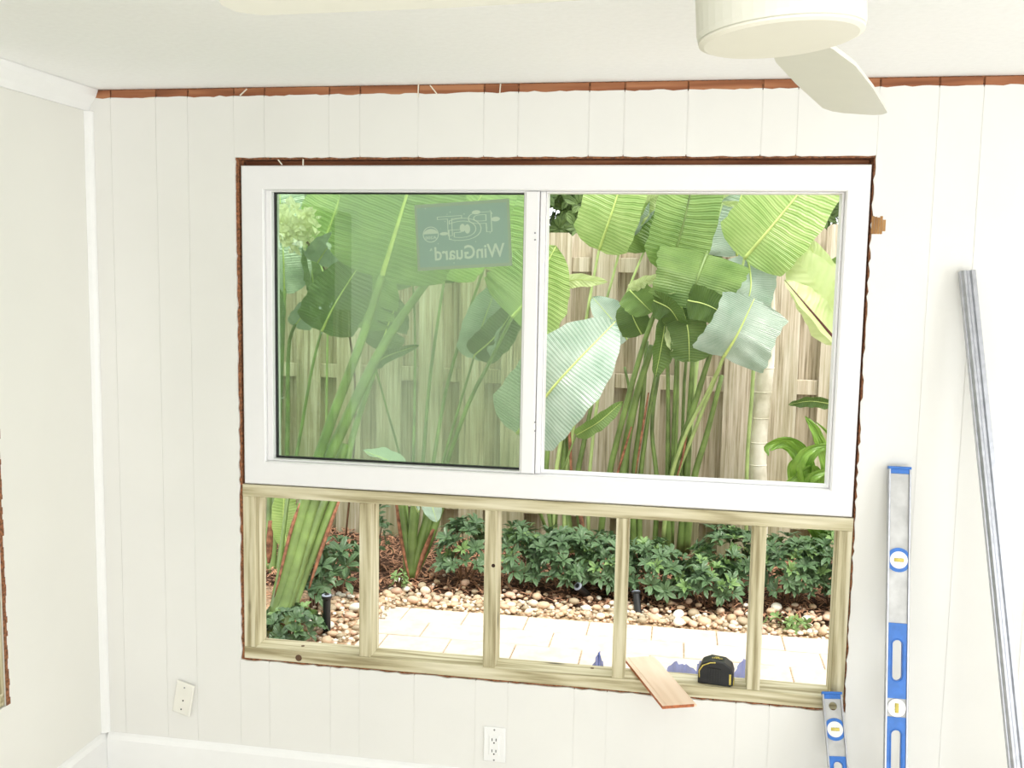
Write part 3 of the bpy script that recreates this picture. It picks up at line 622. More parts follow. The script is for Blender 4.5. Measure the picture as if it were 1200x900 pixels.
# ---------------------------------------------------------------- plants
def blade(path, width, roll=0, foldL=18, foldR=18, nt=22, ns=4, prof='paddle', tears=(), rnd=None, droop=.0):
    """leaf blade around a midrib path; width = full width in metres"""
    P = smooth_path(path, nt); m = MB(); uv = []; rnd = rnd or random.Random(1); up_ = Vector((0, 0, 1))
    mid = P[len(P)//2]; T0 = (P[-1]-P[0]).normalized(); V0 = (CAM+Vector((0, .9, .9))-mid).normalized(); N0 = (V0-T0*V0.dot(T0)).normalized(); N0 = Matrix.Rotation(math.radians(roll), 3, T0) @ N0
    for i, p in enumerate(P):
        t = i/nt; T = (P[min(i+1, nt)]-P[max(i-1, 0)]).normalized(); N = (N0-T*N0.dot(T)).normalized(); Lt = T.cross(N)
        if prof == 'paddle': w = math.sqrt(max(.0, 1-(1-min(1, (t+.012)/.22))**2))*(1 if t < .5 else max(0, math.cos((t-.5)/.5*math.pi/2))**.62)
        elif prof == 'rect': w = min(1, .35+t*9)*min(1, .3+(1-t)*10)*(.94+.06*math.sin(t*7))
        elif prof == 'strap': w = min(1, t*4+.5)*max(0, 1-t**3)**.8
        else: w = max(0, math.sin(math.pi*min(1, .06+.94*t)**.7))**.8
        w *= width/2
        for j in range(-ns, ns+1):
            s = j/ns; fa_ = math.radians(foldL if s < 0 else foldR); a = abs(s); ww = w*(1+.025*math.sin(i*1.9+(j > 0)*2))
            if a > .6:
                for tc, dep, side in tears:
                    if side == (s > 0) and abs(t-tc) < .5/nt: ww *= (1-dep*(a-.5)*2)
            q = p+Lt*(s*ww*math.cos(fa_))+N*(a*ww*math.sin(fa_)-droop*a*a*ww)
            q += N*(.006*math.sin(t*23+s*3)*a)
            m.v.append(tuple(q)); uv.append((t, s))
    c = 2*ns+1; m.f = [(i*c+j, i*c+j+1, (i+1)*c+j+1, (i+1)*c+j) for i in range(nt) for j in range(2*ns)]; m.uv = uv; m.smooth = True
    return m, P, N0
def add_leaf(plant, pts, wpx, mat, stalk=(), roll=0, fl=16, fr=16, prof='paddle', tears=(), rib='rib', rs=.011, smat='stalk', droop=0, bow=.06):
    """pts and stalk: (px, py, Y) in the photograph's frame and depth"""
    path = [at(*p) for p in pts]
    if len(path) == 2:
        mid = (path[0]+path[1])/2; mid += Vector((0, -bow, bow*.3)); path = [path[0], mid, path[1]]
    Ym = sum(p[2] for p in pts)/len(pts); w = wpx*(Ym+2.93)/F*1.02
    m, P, N0 = blade(path, w, roll, fl, fr, prof=prof, tears=tears, droop=droop)
    lf_ = obj('leaf', m, M[mat], plant)
    if rib:
        n = len(P); rr = max(.003, w*.024)*(2.6 if rib == 'rib_red' else 1); rad = [rr*(1-.8*i/(n-1)) for i in range(n)]
        obj('midrib', MB().tube([p+N0*.001 for p in P], rad, 6), M[rib], lf_)
    if stalk:
        sp_ = [P[1], P[0]]+[at(*s) if len(s) == 3 else Vector(s[:3]) for s in stalk]; Q = smooth_path(sp_, 14); n = len(Q)
        rad = [rs*(.55+.75*i/(n-1)) for i in range(n)]; obj('leaf_stalk', MB().tube(Q, rad, 8), M[smat], plant)
    return lf_
def stalk_only(plant, pts, r0_, r1_, mat='stalk'):
    Q = smooth_path([at(*p) for p in pts], 14); n = len(Q); obj('leaf_stalk', MB().tube(Q, [r0_+(r1_-r0_)*i/(n-1) for i in range(n)], 8), M[mat], plant)
def husk(plant, pts, r):
    Q = smooth_path([at(*p) for p in pts], 8); n = len(Q); obj('dry_husk', MB().tube(Q, [r*(.3+.7*math.sin(math.pi*(.15+.8*i/(n-1)))) for i in range(n)], 5, True, .4), M['husk'], plant)
def plant(px, py, lab, name='bird_of_paradise', z=.0, grp='giant bird of paradise plants by the fence'):
    p = atz(px, py, z); return tag(empty(name, p), lab, 'plant', grp)
# --- left clump close to the house
A = plant(322, 742, 'bird of paradise with slanting thick stalks beside the black path light')
add_leaf(A, [(447, 325, 1.75), (470, 250, 1.7), (510, 120, 1.74)], 150, 'leaf', [(425, 395, 1.72), (393, 480, 1.65), (362, 570, 1.55), (325, 705, 1.36), (318, 742, 1.28)], 8, 14, 20, rs=.026, smat='stalk')
add_leaf(A, [(508, 320, 2.0), (540, 270, 2.05), (610, 150, 2.1)], 110, 'leaf_y', [(470, 372, 1.95), (438, 425, 1.85), (400, 505, 1.7), (372, 570, 1.6), (340, 680, 1.42), (326, 738, 1.3)], -14, 8, 18, rs=.030)
add_leaf(A, [(377, 388, 1.9), (395, 352, 1.88), (428, 300, 1.92)], 74, 'leaf_d', [(366, 430, 1.88), (350, 520, 1.8), (335, 600, 1.6), (320, 740, 1.35)], 12, 10, 16, rs=.009, smat='stalk')
add_leaf(A, [(372, 300, 2.2), (392, 250, 2.2), (430, 130, 2.2)], 76, 'leaf_y', [(383, 340, 2.15), (383, 440, 2.1), (380, 545, 2.0), (362, 640, 1.8), (335, 735, 1.4)], -10, 12, 12, rs=.007, smat='stalk_y', tears=((.4, .4, True),))
add_leaf(A, [(372, 308, 2.0), (384, 290, 1.95), (402, 272, 1.9)], 44, 'leaf_sheen', (), 20, 20, 10)
stalk_only(A, [(440, 432, 1.95), (415, 505, 1.85), (398, 570, 1.7), (350, 690, 1.5), (335, 740, 1.35)], .012, .032)
stalk_only(A, [(404, 520, 1.75), (388, 570, 1.7), (372, 600, 1.62), (338, 700, 1.4), (330, 742, 1.3)], .022, .045)
husk(A, [(398, 585, 1.66), (378, 640, 1.58), (362, 690, 1.5)], .012); husk(A, [(352, 590, 1.5), (340, 625, 1.44), (322, 700, 1.34)], .010)
add_leaf(A, [(336, 640, 1.75), (332, 605, 1.8), (334, 560, 1.85)], 34, 'leaf_y', (), 10, 20, 20)
add_leaf(A, [(350, 590, 1.95), (336, 640, 1.8), (318, 700, 1.6)], 7, 'strap', (), 10, 20, 20, 'strap', rib=None)
# --- stems and leaf at the far left of the pane
B_ = plant(318, 700, 'bird of paradise with upright pale stems at the end of the fence', z=.0)
add_leaf(B_, [(333, 344, 2.45), (331, 280, 2.4), (322, 140, 2.45)], 66, 'leaf_sheen', [(331, 390, 2.42), (327, 480, 2.4), (322, 600, 2.3), (318, 698, 2.15)], 14, 20, 14, rs=.018, smat='stalk')
add_leaf(B_, [(318, 400, 2.2), (322, 370, 2.2), (325, 335, 2.2)], 40, 'leaf_d', (), -35, 20, 20)
add_leaf(B_, [(345, 382, 2.3), (358, 365, 2.3), (373, 345, 2.3)], 36, 'leaf_sheen', [(338, 410, 2.35), (337, 500, 2.35), (334, 600, 2.3), (322, 698, 2.15)], 30, 20, 20, rs=.013)
stalk_only(B_, [(326, 370, 2.5), (322, 470, 2.45), (318, 560, 2.4), (314, 690, 2.2)], .014, .026)
add_leaf(B_, [(368, 340, 2.55), (364, 312, 2.5), (358, 280, 2.5)], 34, 'leaf_d', (), 40, 10, 10)
husk(B_, [(317, 610, 2.0), (316, 640, 1.98), (315, 660, 1.95)], .02)
# --- middle-left clump
Cc = plant(481, 678, 'bird of paradise fanning up from the mulch in front of the mid fence', z=.02)
b1 = (481, 676, 2.22)
add_leaf(Cc, [(567, 314, 2.55), (582, 270, 2.55), (625, 140, 2.55)], 100, 'leaf_y', [(545, 380, 2.5), (522, 460, 2.45), (505, 560, 2.35), (492, 640, 2.26), b1], 8, 10, 16, rs=.011)
add_leaf(Cc, [(600, 372, 2.2), (618, 350, 2.2), (652, 288, 2.2)], 112, 'leaf_y', [(572, 428, 2.25), (548, 475, 2.3), (518, 560, 2.3), (496, 640, 2.25), b1], -14, 6, 14, rs=.012, smat='stalk')
add_leaf(Cc, [(555, 420, 2.35), (565, 382, 2.3), (584, 330, 2.32)], 48, 'leaf_sheen', [(546, 450, 2.36), (528, 510, 2.34), (508, 580, 2.3), b1], -10, 30, 14, rs=.008)
add_leaf(Cc, [(556, 416, 2.33), (582, 392, 2.28), (608, 352, 2.3)], 44, 'leaf_d', (), 28, 10, 26)
add_leaf(Cc, [(520, 332, 2.6), (518, 290, 2.6), (520, 240, 2.6)], 66, 'leaf_d', [(514, 370, 2.55), (503, 450, 2.5), (494, 560, 2.4), b1], 0, 12, 12, rs=.010)
add_leaf(Cc, [(484, 335, 2.7), (470, 300, 2.7), (445, 240, 2.7)], 90, 'leaf_d', [(486, 380, 2.65), (486, 450, 2.6), (484, 560, 2.4), b1], 0, 10, 10, rs=.008, tears=((.3, .5, True), (.55, .5, False)))
add_leaf(Cc, [(440, 430, 2.3), (452, 418, 2.28), (492, 404, 2.3)], 15, 'leaf_d', [(452, 475, 2.35), (471, 545, 2.4), (478, 610, 2.35), b1], 20, 20, 20, rs=.007)
add_leaf(Cc, [(425, 385, 2.2), (436, 350, 2.2), (455, 318, 2.2)], 66, 'leaf', (), 20, 12, 14, tears=((.4, .6, True), (.2, .6, True)))
add_leaf(Cc, [(445, 410, 2.4), (455, 380, 2.4), (468, 350, 2.4)], 50, 'leaf_d', (), 0, 10, 10, tears=((.4, .7, True), (.6, .7, False)))
add_leaf(Cc, [(490, 600, 2.1), (465, 548, 2.0), (425, 528, 1.95)], 52, 'leaf_sheen', (), 60, 14, 14)
add_leaf(Cc, [(505, 575, 2.2), (506, 590, 2.15), (512, 612, 2.12)], 26, 'leaf_sheen', (), 10, 14, 14)
for q in ([(470, 585, 2.25), (474, 620, 2.24)], [(486, 582, 2.24), (484, 620, 2.23)], [(508, 585, 2.3), (496, 625, 2.26)], [(520, 585, 2.32), (500, 640, 2.27)]): stalk_only(Cc, q+[b1], .02, .034)
husk(Cc, [(464, 585, 2.2), (470, 630, 2.18), (480, 680, 2.16)], .012); husk(Cc, [(508, 620, 2.22), (496, 650, 2.2), (486, 682, 2.16)], .016)
# --- central clump
D_ = plant(735, 655, 'largest bird of paradise clump with many crowded stalks in the open half of the window', z=.03)
def cst(x, y=640, Y=2.62): return (x, y, Y)
add_leaf(D_, [(702, 293, 2.7), (720, 240, 2.62), (752, 140, 2.66)], 72, 'leaf_y', [(692, 345, 2.7), (684, 390, 2.7), (664, 480, 2.68), (650, 570, 2.66), cst(652)], -10, 10, 16, rs=.011, smat='stalk_y')
add_leaf(D_, [(727, 290, 2.85), (752, 252, 2.8), (830, 170, 2.85)], 56, 'leaf', [(714, 340, 2.82), (698, 390, 2.8), (676, 480, 2.74), (662, 570, 2.68), cst(662)], 12, 10, 18, rs=.010, smat='stalk_y')
add_leaf(D_, [(736, 268, 2.8), (760, 236, 2.76), (782, 228, 2.76)], 22, 'leaf_p', (), 30, 24, 24, rib=None)
add_leaf(D_, [(757, 290, 2.88), (780, 255, 2.85), (815, 180, 2.88)], 60, 'leaf_sheen', [(740, 330, 2.82), (718, 390, 2.78), (700, 470, 2.7), (690, 570, 2.66), cst(690)], 20, 20, 20, rs=.009, smat='stalk_y')
add_leaf(D_, [(784, 318, 2.35), (805, 245, 2.28), (828, 120, 2.35)], 74, 'leaf', [(770, 360, 2.36), (757, 395, 2.38), (735, 470, 2.45), (712, 565, 2.55), cst(702, 645, 2.6)], -6, 34, 6, rs=.015, rib='stalk')
add_leaf(D_, [(872, 303, 2.3), (912, 256, 2.24), (1000, 148, 2.3)], 92, 'leaf_y', [(866, 340, 2.34), (858, 390, 2.4), (820, 490, 2.5), (790, 570, 2.58), cst(785, 645, 2.62)], 8, 12, 14, rs=.010, smat='stalk_y')
add_leaf(D_, [(876, 300, 2.36), (880, 335, 2.3), (872, 366, 2.28)], 58, 'leaf_sheen', (), -10, 6, 14, bow=.02, prof='rect')
add_leaf(D_, [(848, 418, 2.16), (864, 392, 2.10), (884, 350, 2.10)], 92, 'leaf_sheen', [(828, 462, 2.34), (803, 510, 2.42), (784, 570, 2.52), cst(776, 645, 2.6)], 6, 40, 0, rs=.010, smat='stalk_y', prof='rect')
add_leaf(D_, [(828, 298, 2.26), (818, 325, 2.2), (808, 362, 2.22)], 104, 'leaf', [(846, 240, 2.4), (836, 268, 2.45), (826, 300, 2.5), (806, 400, 2.55), (800, 500, 2.58), cst(798, 640, 2.62)], 4, 6, 4, rs=.008, bow=.02, prof='rect', rib='stalk')
add_leaf(D_, [(806, 352, 2.20), (830, 358, 2.14), (862, 376, 2.16)], 40, 'leaf_d', (), 20, 8, 8, prof='rect')
add_leaf(D_, [(796, 352, 2.30), (806, 385, 2.25), (808, 424, 2.28)], 46, 'leaf_d', [(795, 400, 2.35), (794, 480, 2.45), (790, 570, 2.55), cst(788, 645, 2.62)], 8, 4, 4, rs=.007, prof='rect')
add_leaf(D_, [(770, 350, 2.28), (790, 348, 2.24), (818, 346, 2.25)], 16, 'leaf_p', (), 40, 24, 24, rib=None)
add_leaf(D_, [(766, 352, 2.30), (785, 362, 2.22), (797, 380, 2.28)], 36, 'leaf_d', (), 30, 30, 10, prof='rect')
add_leaf(D_, [(780, 372, 2.35), (776, 400, 2.3), (768, 442, 2.32)], 34, 'leaf_d', (), -30, 30, 30)
add_leaf(D_, [(788, 375, 2.32), (784, 395, 2.28), (788, 412, 2.27)], 10, 'leaf_p', (), 20, 30, 30, rib=None)
add_leaf(D_, [(738, 338, 2.4), (752, 330, 2.36), (776, 322, 2.38)], 15, 'leaf_p', (), 40, 20, 20, rib=None)
add_leaf(D_, [(738, 340, 2.42), (750, 352, 2.38), (764, 366, 2.4)], 40, 'leaf', (), 20, 10, 26)
add_leaf(D_, [(752, 392, 2.5), (742, 372, 2.48), (736, 350, 2.5)], 40, 'leaf_d', (), -20, 10, 20)
add_leaf(D_, [(735, 398, 2.7), (720, 378, 2.68), (694, 348, 2.7)], 44, 'leaf_sheen', (), 20, 10, 20)
add_leaf(D_, [(606, 508, 2.05), (655, 446, 1.9), (722, 376, 2.0)], 100, 'leaf_sheen', [(618, 500, 2.05), (615, 540, 2.2), (640, 620, 2.5), cst(660, 645, 2.6)], -6, 30, 6, rs=.009)
add_leaf(D_, [(636, 492, 2.02), (648, 480, 2.0), (662, 465, 2.0)], 34, 'leaf_sheen', (), 10, 0, 14, rib=None)
add_leaf(D_, [(648, 338, 2.3), (672, 328, 2.26), (712, 330, 2.3)], 18, 'leaf_p', (), 30, 20, 20)
add_leaf(D_, [(838, 262, 2.8), (842, 240, 2.78), (856, 215, 2.8)], 44, 'leaf_d', [(830, 320, 2.78), (815, 440, 2.72), (806, 560, 2.66), cst(806)], 20, 10, 10, rs=.012, smat='stalk_y')
add_leaf(D_, [(864, 300, 2.7), (862, 255, 2.7), (895, 150, 2.72)], 70, 'leaf_sheen', (), -20, 10, 10)
add_leaf(D_, [(812, 250, 2.9), (836, 285, 2.85), (852, 292, 2.85)], 40, 'leaf_d', (), 10, 10, 10)
add_leaf(D_, [(845, 240, 2.75), (860, 226, 2.72), (880, 212, 2.72)], 30, 'leaf_p', (), 30, 20, 20)
add_leaf(D_, [(846, 238, 2.7), (870, 240, 2.66), (884, 250, 2.66)], 7, 'leaf_p', (), 30, 20, 20, rib=None)
add_leaf(D_, [(675, 510, 2.45), (702, 494, 2.4), (730, 470, 2.42)], 20, 'leaf', [(664, 540, 2.46), (655, 570, 2.5), (650, 640, 2.58)], 30, 20, 30, rs=.006)
for a in (([(764, 405, 2.42), (742, 480, 2.5), (728, 568, 2.56)], .018), ([(758, 400, 2.46), (752, 480, 2.52), (742, 568, 2.58)], .012), ([(768, 440, 2.5), (758, 500, 2.54), (750, 568, 2.6)], .010),
          ([(782, 400, 2.5), (783, 480, 2.54), (782, 568, 2.6)], .010), ([(793, 418, 2.5), (790, 500, 2.54), (788, 568, 2.6)], .011), ([(812, 415, 2.5), (808, 490, 2.54), (804, 568, 2.6)], .014),
          ([(837, 400, 2.42), (812, 480, 2.5), (786, 565, 2.56)], .014), ([(846, 440, 2.42), (828, 510, 2.5), (812, 568, 2.56)], .013), ([(660, 470, 2.7), (662, 520, 2.7), (660, 570, 2.7)], .016), ([(640, 480, 2.72), (642, 520, 2.7), (640, 570, 2.7)], .012), ([(694, 470, 2.72), (684, 520, 2.7), (676, 570, 2.7)], .012),
          ([(732, 430, 2.6), (738, 470, 2.6), (734, 568, 2.6)], .008), ([(773, 430, 2.6), (764, 500, 2.6), (770, 568, 2.6)], .009)):
    e_ = a[0][-1]; stalk_only(D_, a[0]+[(e_[0]-(e_[0]-745)*.12, 648, 2.63)], a[1]*.9, a[1]*1.8)
husk(D_, [(740, 500, 2.44), (728, 540, 2.48), (718, 575, 2.52)], .010); husk(D_, [(760, 460, 2.48), (752, 510, 2.5), (744, 560, 2.52)], .009); husk(D_, [(806, 500, 2.46), (800, 535, 2.5), (790, 570, 2.52)], .009)
husk(D_, [(664, 470, 2.68), (668, 520, 2.66), (670, 570, 2.66)], .012); husk(D_, [(678, 590, 2.6), (682, 615, 2.6), (686, 645, 2.58)], .016)
# --- red-ribbed pale plant at the right
E_ = plant(1000, 600, 'tall lime plant with maroon midrib growing by the right window jamb', 'lime_leaf_plant', z=.05, grp=None)
eb = at(1010, 640, 2.3)
add_leaf(E_, [(986, 408, 2.2), (950, 365, 2.15), (919, 328, 2.2)], 46, 'leaf_p', [(1000, 470, 2.25), (1008, 560, 2.3), (1010, 640, 2.3)], 30, 40, 6, rib='rib_red', rs=.010)
add_leaf(E_, [(992, 402, 2.25), (962, 345, 2.2), (924, 290, 2.25)], 60, 'leaf_p', (), -24, 4, 6, rib=None)
add_leaf(E_, [(985, 375, 2.3), (968, 330, 2.28), (945, 278, 2.3)], 34, 'leaf_p', (), -10, 4, 6, rib='rib')
stalk_only(E_, [(944, 264, 2.5), (956, 292, 2.45), (970, 312, 2.42), (984, 350, 2.4), (996, 420, 2.35), (1006, 540, 2.3), (1010, 640, 2.3)], .010, .016, 'stalk')
add_leaf(E_, [(972, 315, 2.4), (982, 308, 2.38), (1000, 302, 2.4)], 16, 'leaf', (), 20, 20, 20)
add_leaf(E_, [(978, 474, 2.3), (950, 470, 2.25), (924, 474, 2.25)], 14, 'leaf_d', [(985, 500, 2.3), (996, 570, 2.3), (1008, 640, 2.3)], -40, 20, 20, rs=.008)
q = MB(); q.tube(smooth_path([at(974, 312, 2.38), at(969, 320, 2.36), at(969, 332, 2.35)], 8), [.006, .012, .017, .019, .018, .015, .011, .006, .002], 8); obj('flower_bud', q, M['bud'], E_)
stalk_only(E_, [(980, 470, 2.35), (984, 520, 2.35), (990, 580, 2.35), (1006, 640, 2.3)], .018, .024, 'stalk')
# --- strap-leaf lily below
G_ = plant(962, 606, 'strap-leaved lily with arching bright leaves under the lime plant', 'strap_leaf_lily', z=.25, grp=None); G_.location = at(965, 650, 2.35)
gb = (965, 645, 2.35)
for pts, w, mt in (([gb, (970, 560, 2.2), (958, 510, 2.15), (943, 487, 2.15)], 16, 'strap'), ([gb, (945, 560, 2.2), (958, 526, 2.15), (985, 522, 2.2)], 14, 'strap'), ([gb, (935, 560, 2.15), (938, 540, 2.1), (950, 526, 2.1), (978, 520, 2.15)], 16, 'strap'),
                   ([gb, (940, 545, 2.25), (920, 520, 2.2), (902, 528, 2.15)], 17, 'strap'), ([gb, (950, 550, 2.3), (930, 518, 2.28), (900, 522, 2.25), (901, 535, 2.22)], 13, 'strap'), ([gb, (955, 556, 2.2), (935, 556, 2.15), (918, 570, 2.1)], 18, 'strap'),
                   ([gb, (985, 560, 2.25), (980, 520, 2.2), (956, 494, 2.2)], 8, 'strap'), ([gb, (950, 590, 2.25), (950, 560, 2.15), (985, 548, 2.2)], 17, 'strap'), ([gb, (935, 580, 2.3), (928, 545, 2.3), (945, 535, 2.3)], 13, 'strap'), ([gb, (990, 560, 2.3), (1010, 520, 2.3)], 16, 'strap'), ([gb, (975, 590, 2.2), (985, 540, 2.2), (982, 505, 2.3)], 13, 'strap')):
    add_leaf(G_, pts, w, mt, (), rj.uniform(-20, 20), 20, 20, 'strap', rib=None)
# --- slender pale trunk
tk = empty('palm_trunk', (at(889, 560, 2.8).x, 2.8, 0)); tag(tk, 'slender pale ringed palm trunk standing before the fence', 'palm trunk')
Q = [Vector((.012*math.sin(k*.4), 0, k*.07-.05)) for k in range(34)]; obj('trunk', MB().tube(Q, [.055-.0004*k for k in range(34)], 14), M['palm'], tk, local=True)
for z in (.1, .24, .37, .52, .66, .79, .93, 1.08, 1.22, 1.38, 1.55): obj('ring_scar', MB().lathe([(.0535-.004*z, -.004), (.0565-.005*z, 0), (.0535-.004*z, .004)], 16, (.012*math.sin((z+.05)/.07*.4), 0, z)), M['palm'], tk, local=True)
vi = at(876, 560, 2.76); obj('climbing_stem', MB().tube([(vi.x-tk.location.x+.006*math.sin(k), -.04, k*.15) for k in range(10)], .011, 8), M['stalk_y'], tk, local=True)
# ---------------------------------------------------------------- leafy shrubs
def leaflets(r, centers, lenr, wr, n, spread):
    m = MB(); uv = []
    for c, nrm in centers:
        nrm = nrm.normalized(); a = nrm.orthogonal().normalized(); b = nrm.cross(a); ph = r.uniform(0, 6.28)
        for k in range(n):
            an = ph+k*2*math.pi/n+r.uniform(-.25, .25); el = spread*r.uniform(.5, 1.3); d = (a*math.cos(an)+b*math.sin(an))*math.cos(el)+nrm*math.sin(el); s = d.cross(nrm)
            if s.length < 1e-4: continue
            s.normalize(); q = s.cross(d); L = r.uniform(*lenr); w = L*r.uniform(*wr); o = len(m.v)
            for t, ww, h in ((.08, .12, 0), (.4, .85, .05), (.72, .9, .03), (1, .05, -.10)):
                for sg in (-1, 0, 1): m.v.append(tuple(c+d*L*t+s*(sg*ww*w/2)+q*(h*L+(abs(sg)*.18*w*ww)))); uv.append((t, sg))
            m.f += [(o+3*i+j, o+3*i+j+1, o+3*i+j+4, o+3*i+j+3) for i in range(3) for j in (0, 1)]
    m.uv = uv; m.smooth = True; return m
def shrub(name, c, rx, ry, h, nw, lab, cat, grp, seed, lenr=(.045, .08), wr=(.32, .44), mats=('shrub', 'shrub_n'), n=7, newf=.16, stems=6):
    r = random.Random(seed); e = tag(empty(name, c), lab, cat, grp); old = []; new = []; c = Vector(c)
    for k in range(nw):
        a = r.uniform(0, 6.28); v = r.uniform(-.25, 1)**1; rr = math.sqrt(max(.02, 1-max(0, v)**2)); f_ = r.uniform(.72, 1.04)
        nr = Vector((math.cos(a)*rr, math.sin(a)*rr, v)); p = c+Vector((nr.x*rx*f_, nr.y*ry*f_, h*(.45+.52*v*f_)+r.uniform(-.02, .02)))
        (new if r.random() < newf and v > .1 else old).append((p, (nr+Vector((0, 0, .7))+Vector((r.gauss(0, .3), r.gauss(0, .3), 0)))))
    tag(obj('foliage', leaflets(r, old, lenr, wr, n, .45), M[mats[0]], e), kind='stuff')
    if new: tag(obj('new_growth', leaflets(r, new, (lenr[0]*.8, lenr[1]*.8), wr, n, .7), M[mats[1]], e), kind='stuff')
    st_ = MB()
    for k in range(stems):
        p = old[r.randrange(len(old))][0]; st_.tube(smooth_path([c+Vector((r.uniform(-.03, .03), r.uniform(-.03, .03), -.01)), (c+p)/2+Vector((0, 0, .04)), p], 6), [.006, .006, .005, .005, .004, .003, .002], 5)
    obj('stems', st_, M['twig'], e); return e
sg = 'dark green shrubs along the pebble border'
for i, (px, Y, rx, h, nw, lab) in enumerate((
    (545, 2.20, .16, .40, 70, 'dark glossy shrub beside the fanning stalks on the mulch'),
    (610, 2.24, .15, .36, 64, 'dark glossy shrub behind the second pine stud from the jamb'),
    (660, 2.22, .19, .36, 95, 'dense dark glossy shrub over the pebbles before the stalk clump'),
    (712, 2.25, .17, .34, 80, 'dark glossy shrub just behind the middle pine stud'),
    (765, 2.20, .18, .33, 88, 'dark glossy shrub growing over the slanted black spotlight'),
    (828, 2.17, .16, .27, 70, 'low glossy shrub in front of the open mulch patch'),
    (850, 2.40, .17, .40, 80, 'glossy shrub behind the stud near the tape measure'),
    (925, 2.25, .20, .40, 105, 'full light-tipped shrub between the last two pine studs'),
    (975, 2.22, .17, .42, 85, 'tall glossy shrub beside the last pine stud'))):
    p = at(px, 690, Y); shrub('shrub', (p.x, Y, .0), rx, .15, h, nw, lab, 'shrub', sg, 100+i, newf=.2 if px < 800 else .38)
p = at(398, 690, 1.95); shrub('shrub', (p.x, 1.95, .0), .13, .14, .30, 36, 'small loose shrub behind the upright black path light', 'shrub', sg, 130, (.06, .10), (.34, .44), n=5, newf=.06)
p = at(442, 640, 2.35); shrub('shrub', (p.x, 2.35, .0), .05, .06, .42, 16, 'thin sparse shrub rising behind the first pine stud', 'shrub', sg, 131, (.05, .09), (.36, .46), n=4, newf=.0)
p = at(372, 690, 1.75); shrub('shrub', (p.x, 1.72, .0), .07, .10, .34, 22, 'drooping leafy shrub between slanting stalks and path light', 'shrub', sg, 132, (.06, .10), (.34, .44), n=5, newf=.0)
p = atz(345, 748, .0); shrub('ground_cover', (p.x, 1.28, -.01), .14, .16, .15, 46, 'low broad-leaved ground cover at the foot of the slanting stalks', 'ground cover', None, 133, (.04, .07), (.5, .65), n=5, newf=.3)
p = atz(925, 742, .0); shrub('weed', (p.x, 1.93, -.01), .10, .05, .06, 12, 'small bright weed among the pebbles under the full shrub', 'weed', None, 134, (.03, .05), (.45, .6), ('shrub_n', 'leaf_y'), 5)
p = atz(462, 706, .0); shrub('weed', (p.x-.02, 2.05, -.01), .03, .05, .16, 7, 'small green weed beside the first middle stud on the mulch', 'weed', None, 135, (.03, .05), (.45, .6), ('shrub_n', 'leaf_y'), 4)
# pale leafy sprig high at the left
sp0 = at(347, 262, 1.95); fs = tag(empty('pale_sprig', (sp0.x-.02, 2.62, 0)), 'cluster of pale cream pointed leaves hanging high over the fence top', 'sprig')
r = random.Random(77); cl = []
for k in range(64):
    a = r.uniform(0, 6.28); d = math.sqrt(r.random()); cl.append((sp0+Vector((0.105*d*math.cos(a), r.uniform(-.08, .05), .10*d*math.sin(a)-.01)), Vector((r.gauss(0, .5), -1, r.gauss(.3, .5)))))
tag(obj('leaf_cluster', leaflets(r, cl, (.035, .065), (.45, .6), 4, .5), M['bract'], fs), kind='stuff')
obj('stem', MB().tube(smooth_path([(sp0.x+.02, 2.62, 0), (sp0.x+.10, 2.6, .9), (sp0.x+.06, 2.5, 1.5), tuple(sp0)], 12), .007, 6), M['twig'], fs)
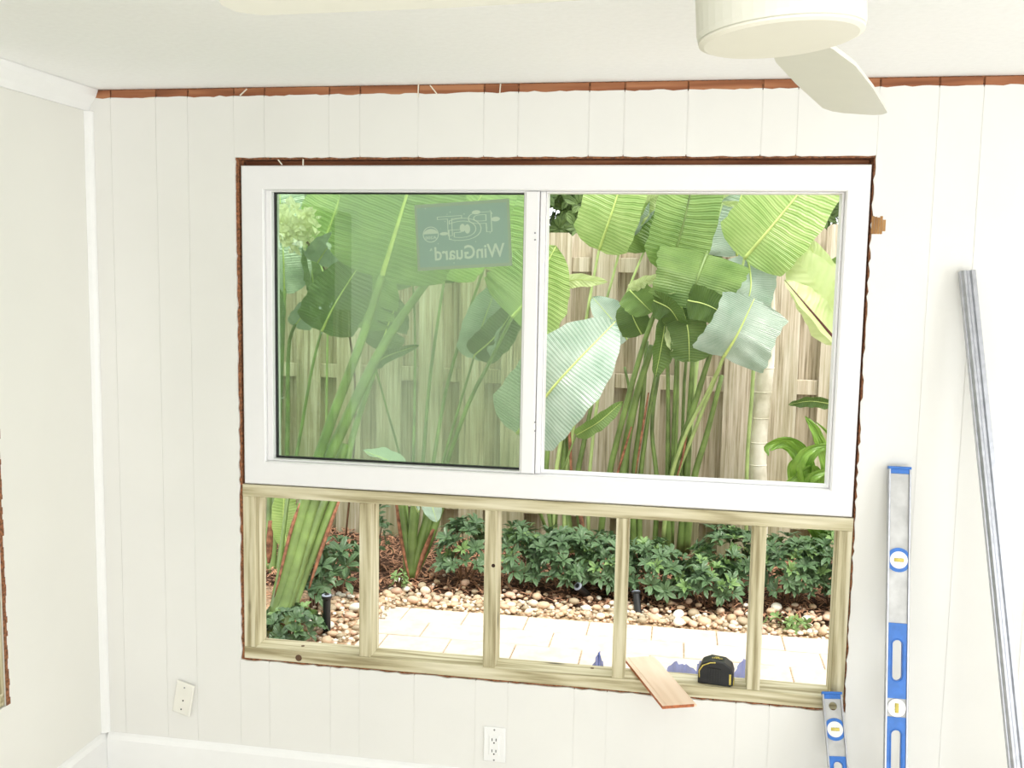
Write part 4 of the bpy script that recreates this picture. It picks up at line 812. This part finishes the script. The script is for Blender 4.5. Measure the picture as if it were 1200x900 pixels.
# trees beyond the fence
def tree(c, rx, ry, rz, nw, lab, seed, lenr=(.07, .13)):
    r = random.Random(seed); e = tag(empty('tree', (c[0], c[1], 0)), lab, 'tree', 'trees beyond the fence'); c = Vector(c); ce = []
    for k in range(nw):
        v = Vector((r.gauss(0, 1), r.gauss(0, 1), r.gauss(0, 1))).normalized()*(r.random()**.35); ce.append((c+Vector((v.x*rx, v.y*ry, v.z*rz)), v+Vector((0, -.4, .5))))
    tag(obj('foliage', leaflets(r, ce, lenr, (.45, .6), 5, .3), M['tree'], e), kind='stuff')
    obj('trunk', MB().tube([(c.x, c.y, -.1), (c.x+.05, c.y, c.z*.5), (c.x, c.y, c.z)], [.09, .07, .04], 8), M['twig'], e)
tree((.55, 4.1, 2.45), .62, .45, .75, 420, 'leafy tree above the fence beside the centre window bar', 1)
tree((2.6, 4.2, 2.5), .75, .45, .75, 380, 'leafy tree above the fence in the upper right window corner', 2)
tree((-1.1, 4.3, 2.3), .85, .45, .9, 360, 'leafy tree above the fence behind the pale sprig', 3)
tree((1.55, 5.3, 2.9), .8, .5, .7, 300, 'leafy tree hidden behind the tall paddle leaves', 4)
# hedge added out of view past the left opening, darkens the pane reflection
hd = tag(empty('unseen_hedge', (-1.75, -3.5, 0)), 'dense green hedge added outside the left wall opening to darken the glass reflection', 'unseen_hedge'); r = random.Random(9)
tag(obj('foliage', leaflets(r, [(Vector((-1.75+r.gauss(0, .1), r.uniform(-7.5, .0), r.uniform(0, 2.9))), Vector((1, r.gauss(0, .5), r.gauss(.3, .4)))) for k in range(2200)], (.12, .2), (.5, .7), 5, .3), M['tree'], hd), kind='stuff')
obj('stems', MB().tube([(-1.8, -7.4, .5), (-1.8, -.1, .5)], .02, 6), M['twig'], hd)
# ---------------------------------------------------------------- garden lights
def path_light(c, lab, tilt, hgt=.19):
    e = tag(empty('path_light', c, tilt), lab, 'garden light', 'black garden lights'); 
    obj('tube', MB().lathe([(.017, -.02), (.018, .0), (.0185, hgt*.9), (.024, hgt*.93), (.025, hgt)], 20), M['black'], e, local=True)
    ln = obj('lens_ring', MB().lathe([(.0235, hgt-.001), (.0235, hgt+.003), (.020, hgt+.005)], 20), M['lens'], e, local=True); obj('lens', MB().lathe([(.012, hgt+.0045), (.011, hgt+.008)], 16), M['black'], ln, local=True); return e
p = atz(383, 742, 0); path_light((p.x, p.y, 0), 'black cylindrical path light standing upright in the pebbles', (0, 0, 0), .185)
p = atz(748, 722, 0); path_light((p.x, p.y+.01, .0), 'slanted black spotlight half under the shrub behind the middle stud', (math.radians(-28), math.radians(-10), 0), .12)
p = atz(690, 703, 0); path_light((p.x, p.y, .02), 'black spotlight hidden low in the dense shrub', (math.radians(40), math.radians(-35), 0), .12)
lz = atz(488, 714, .0);
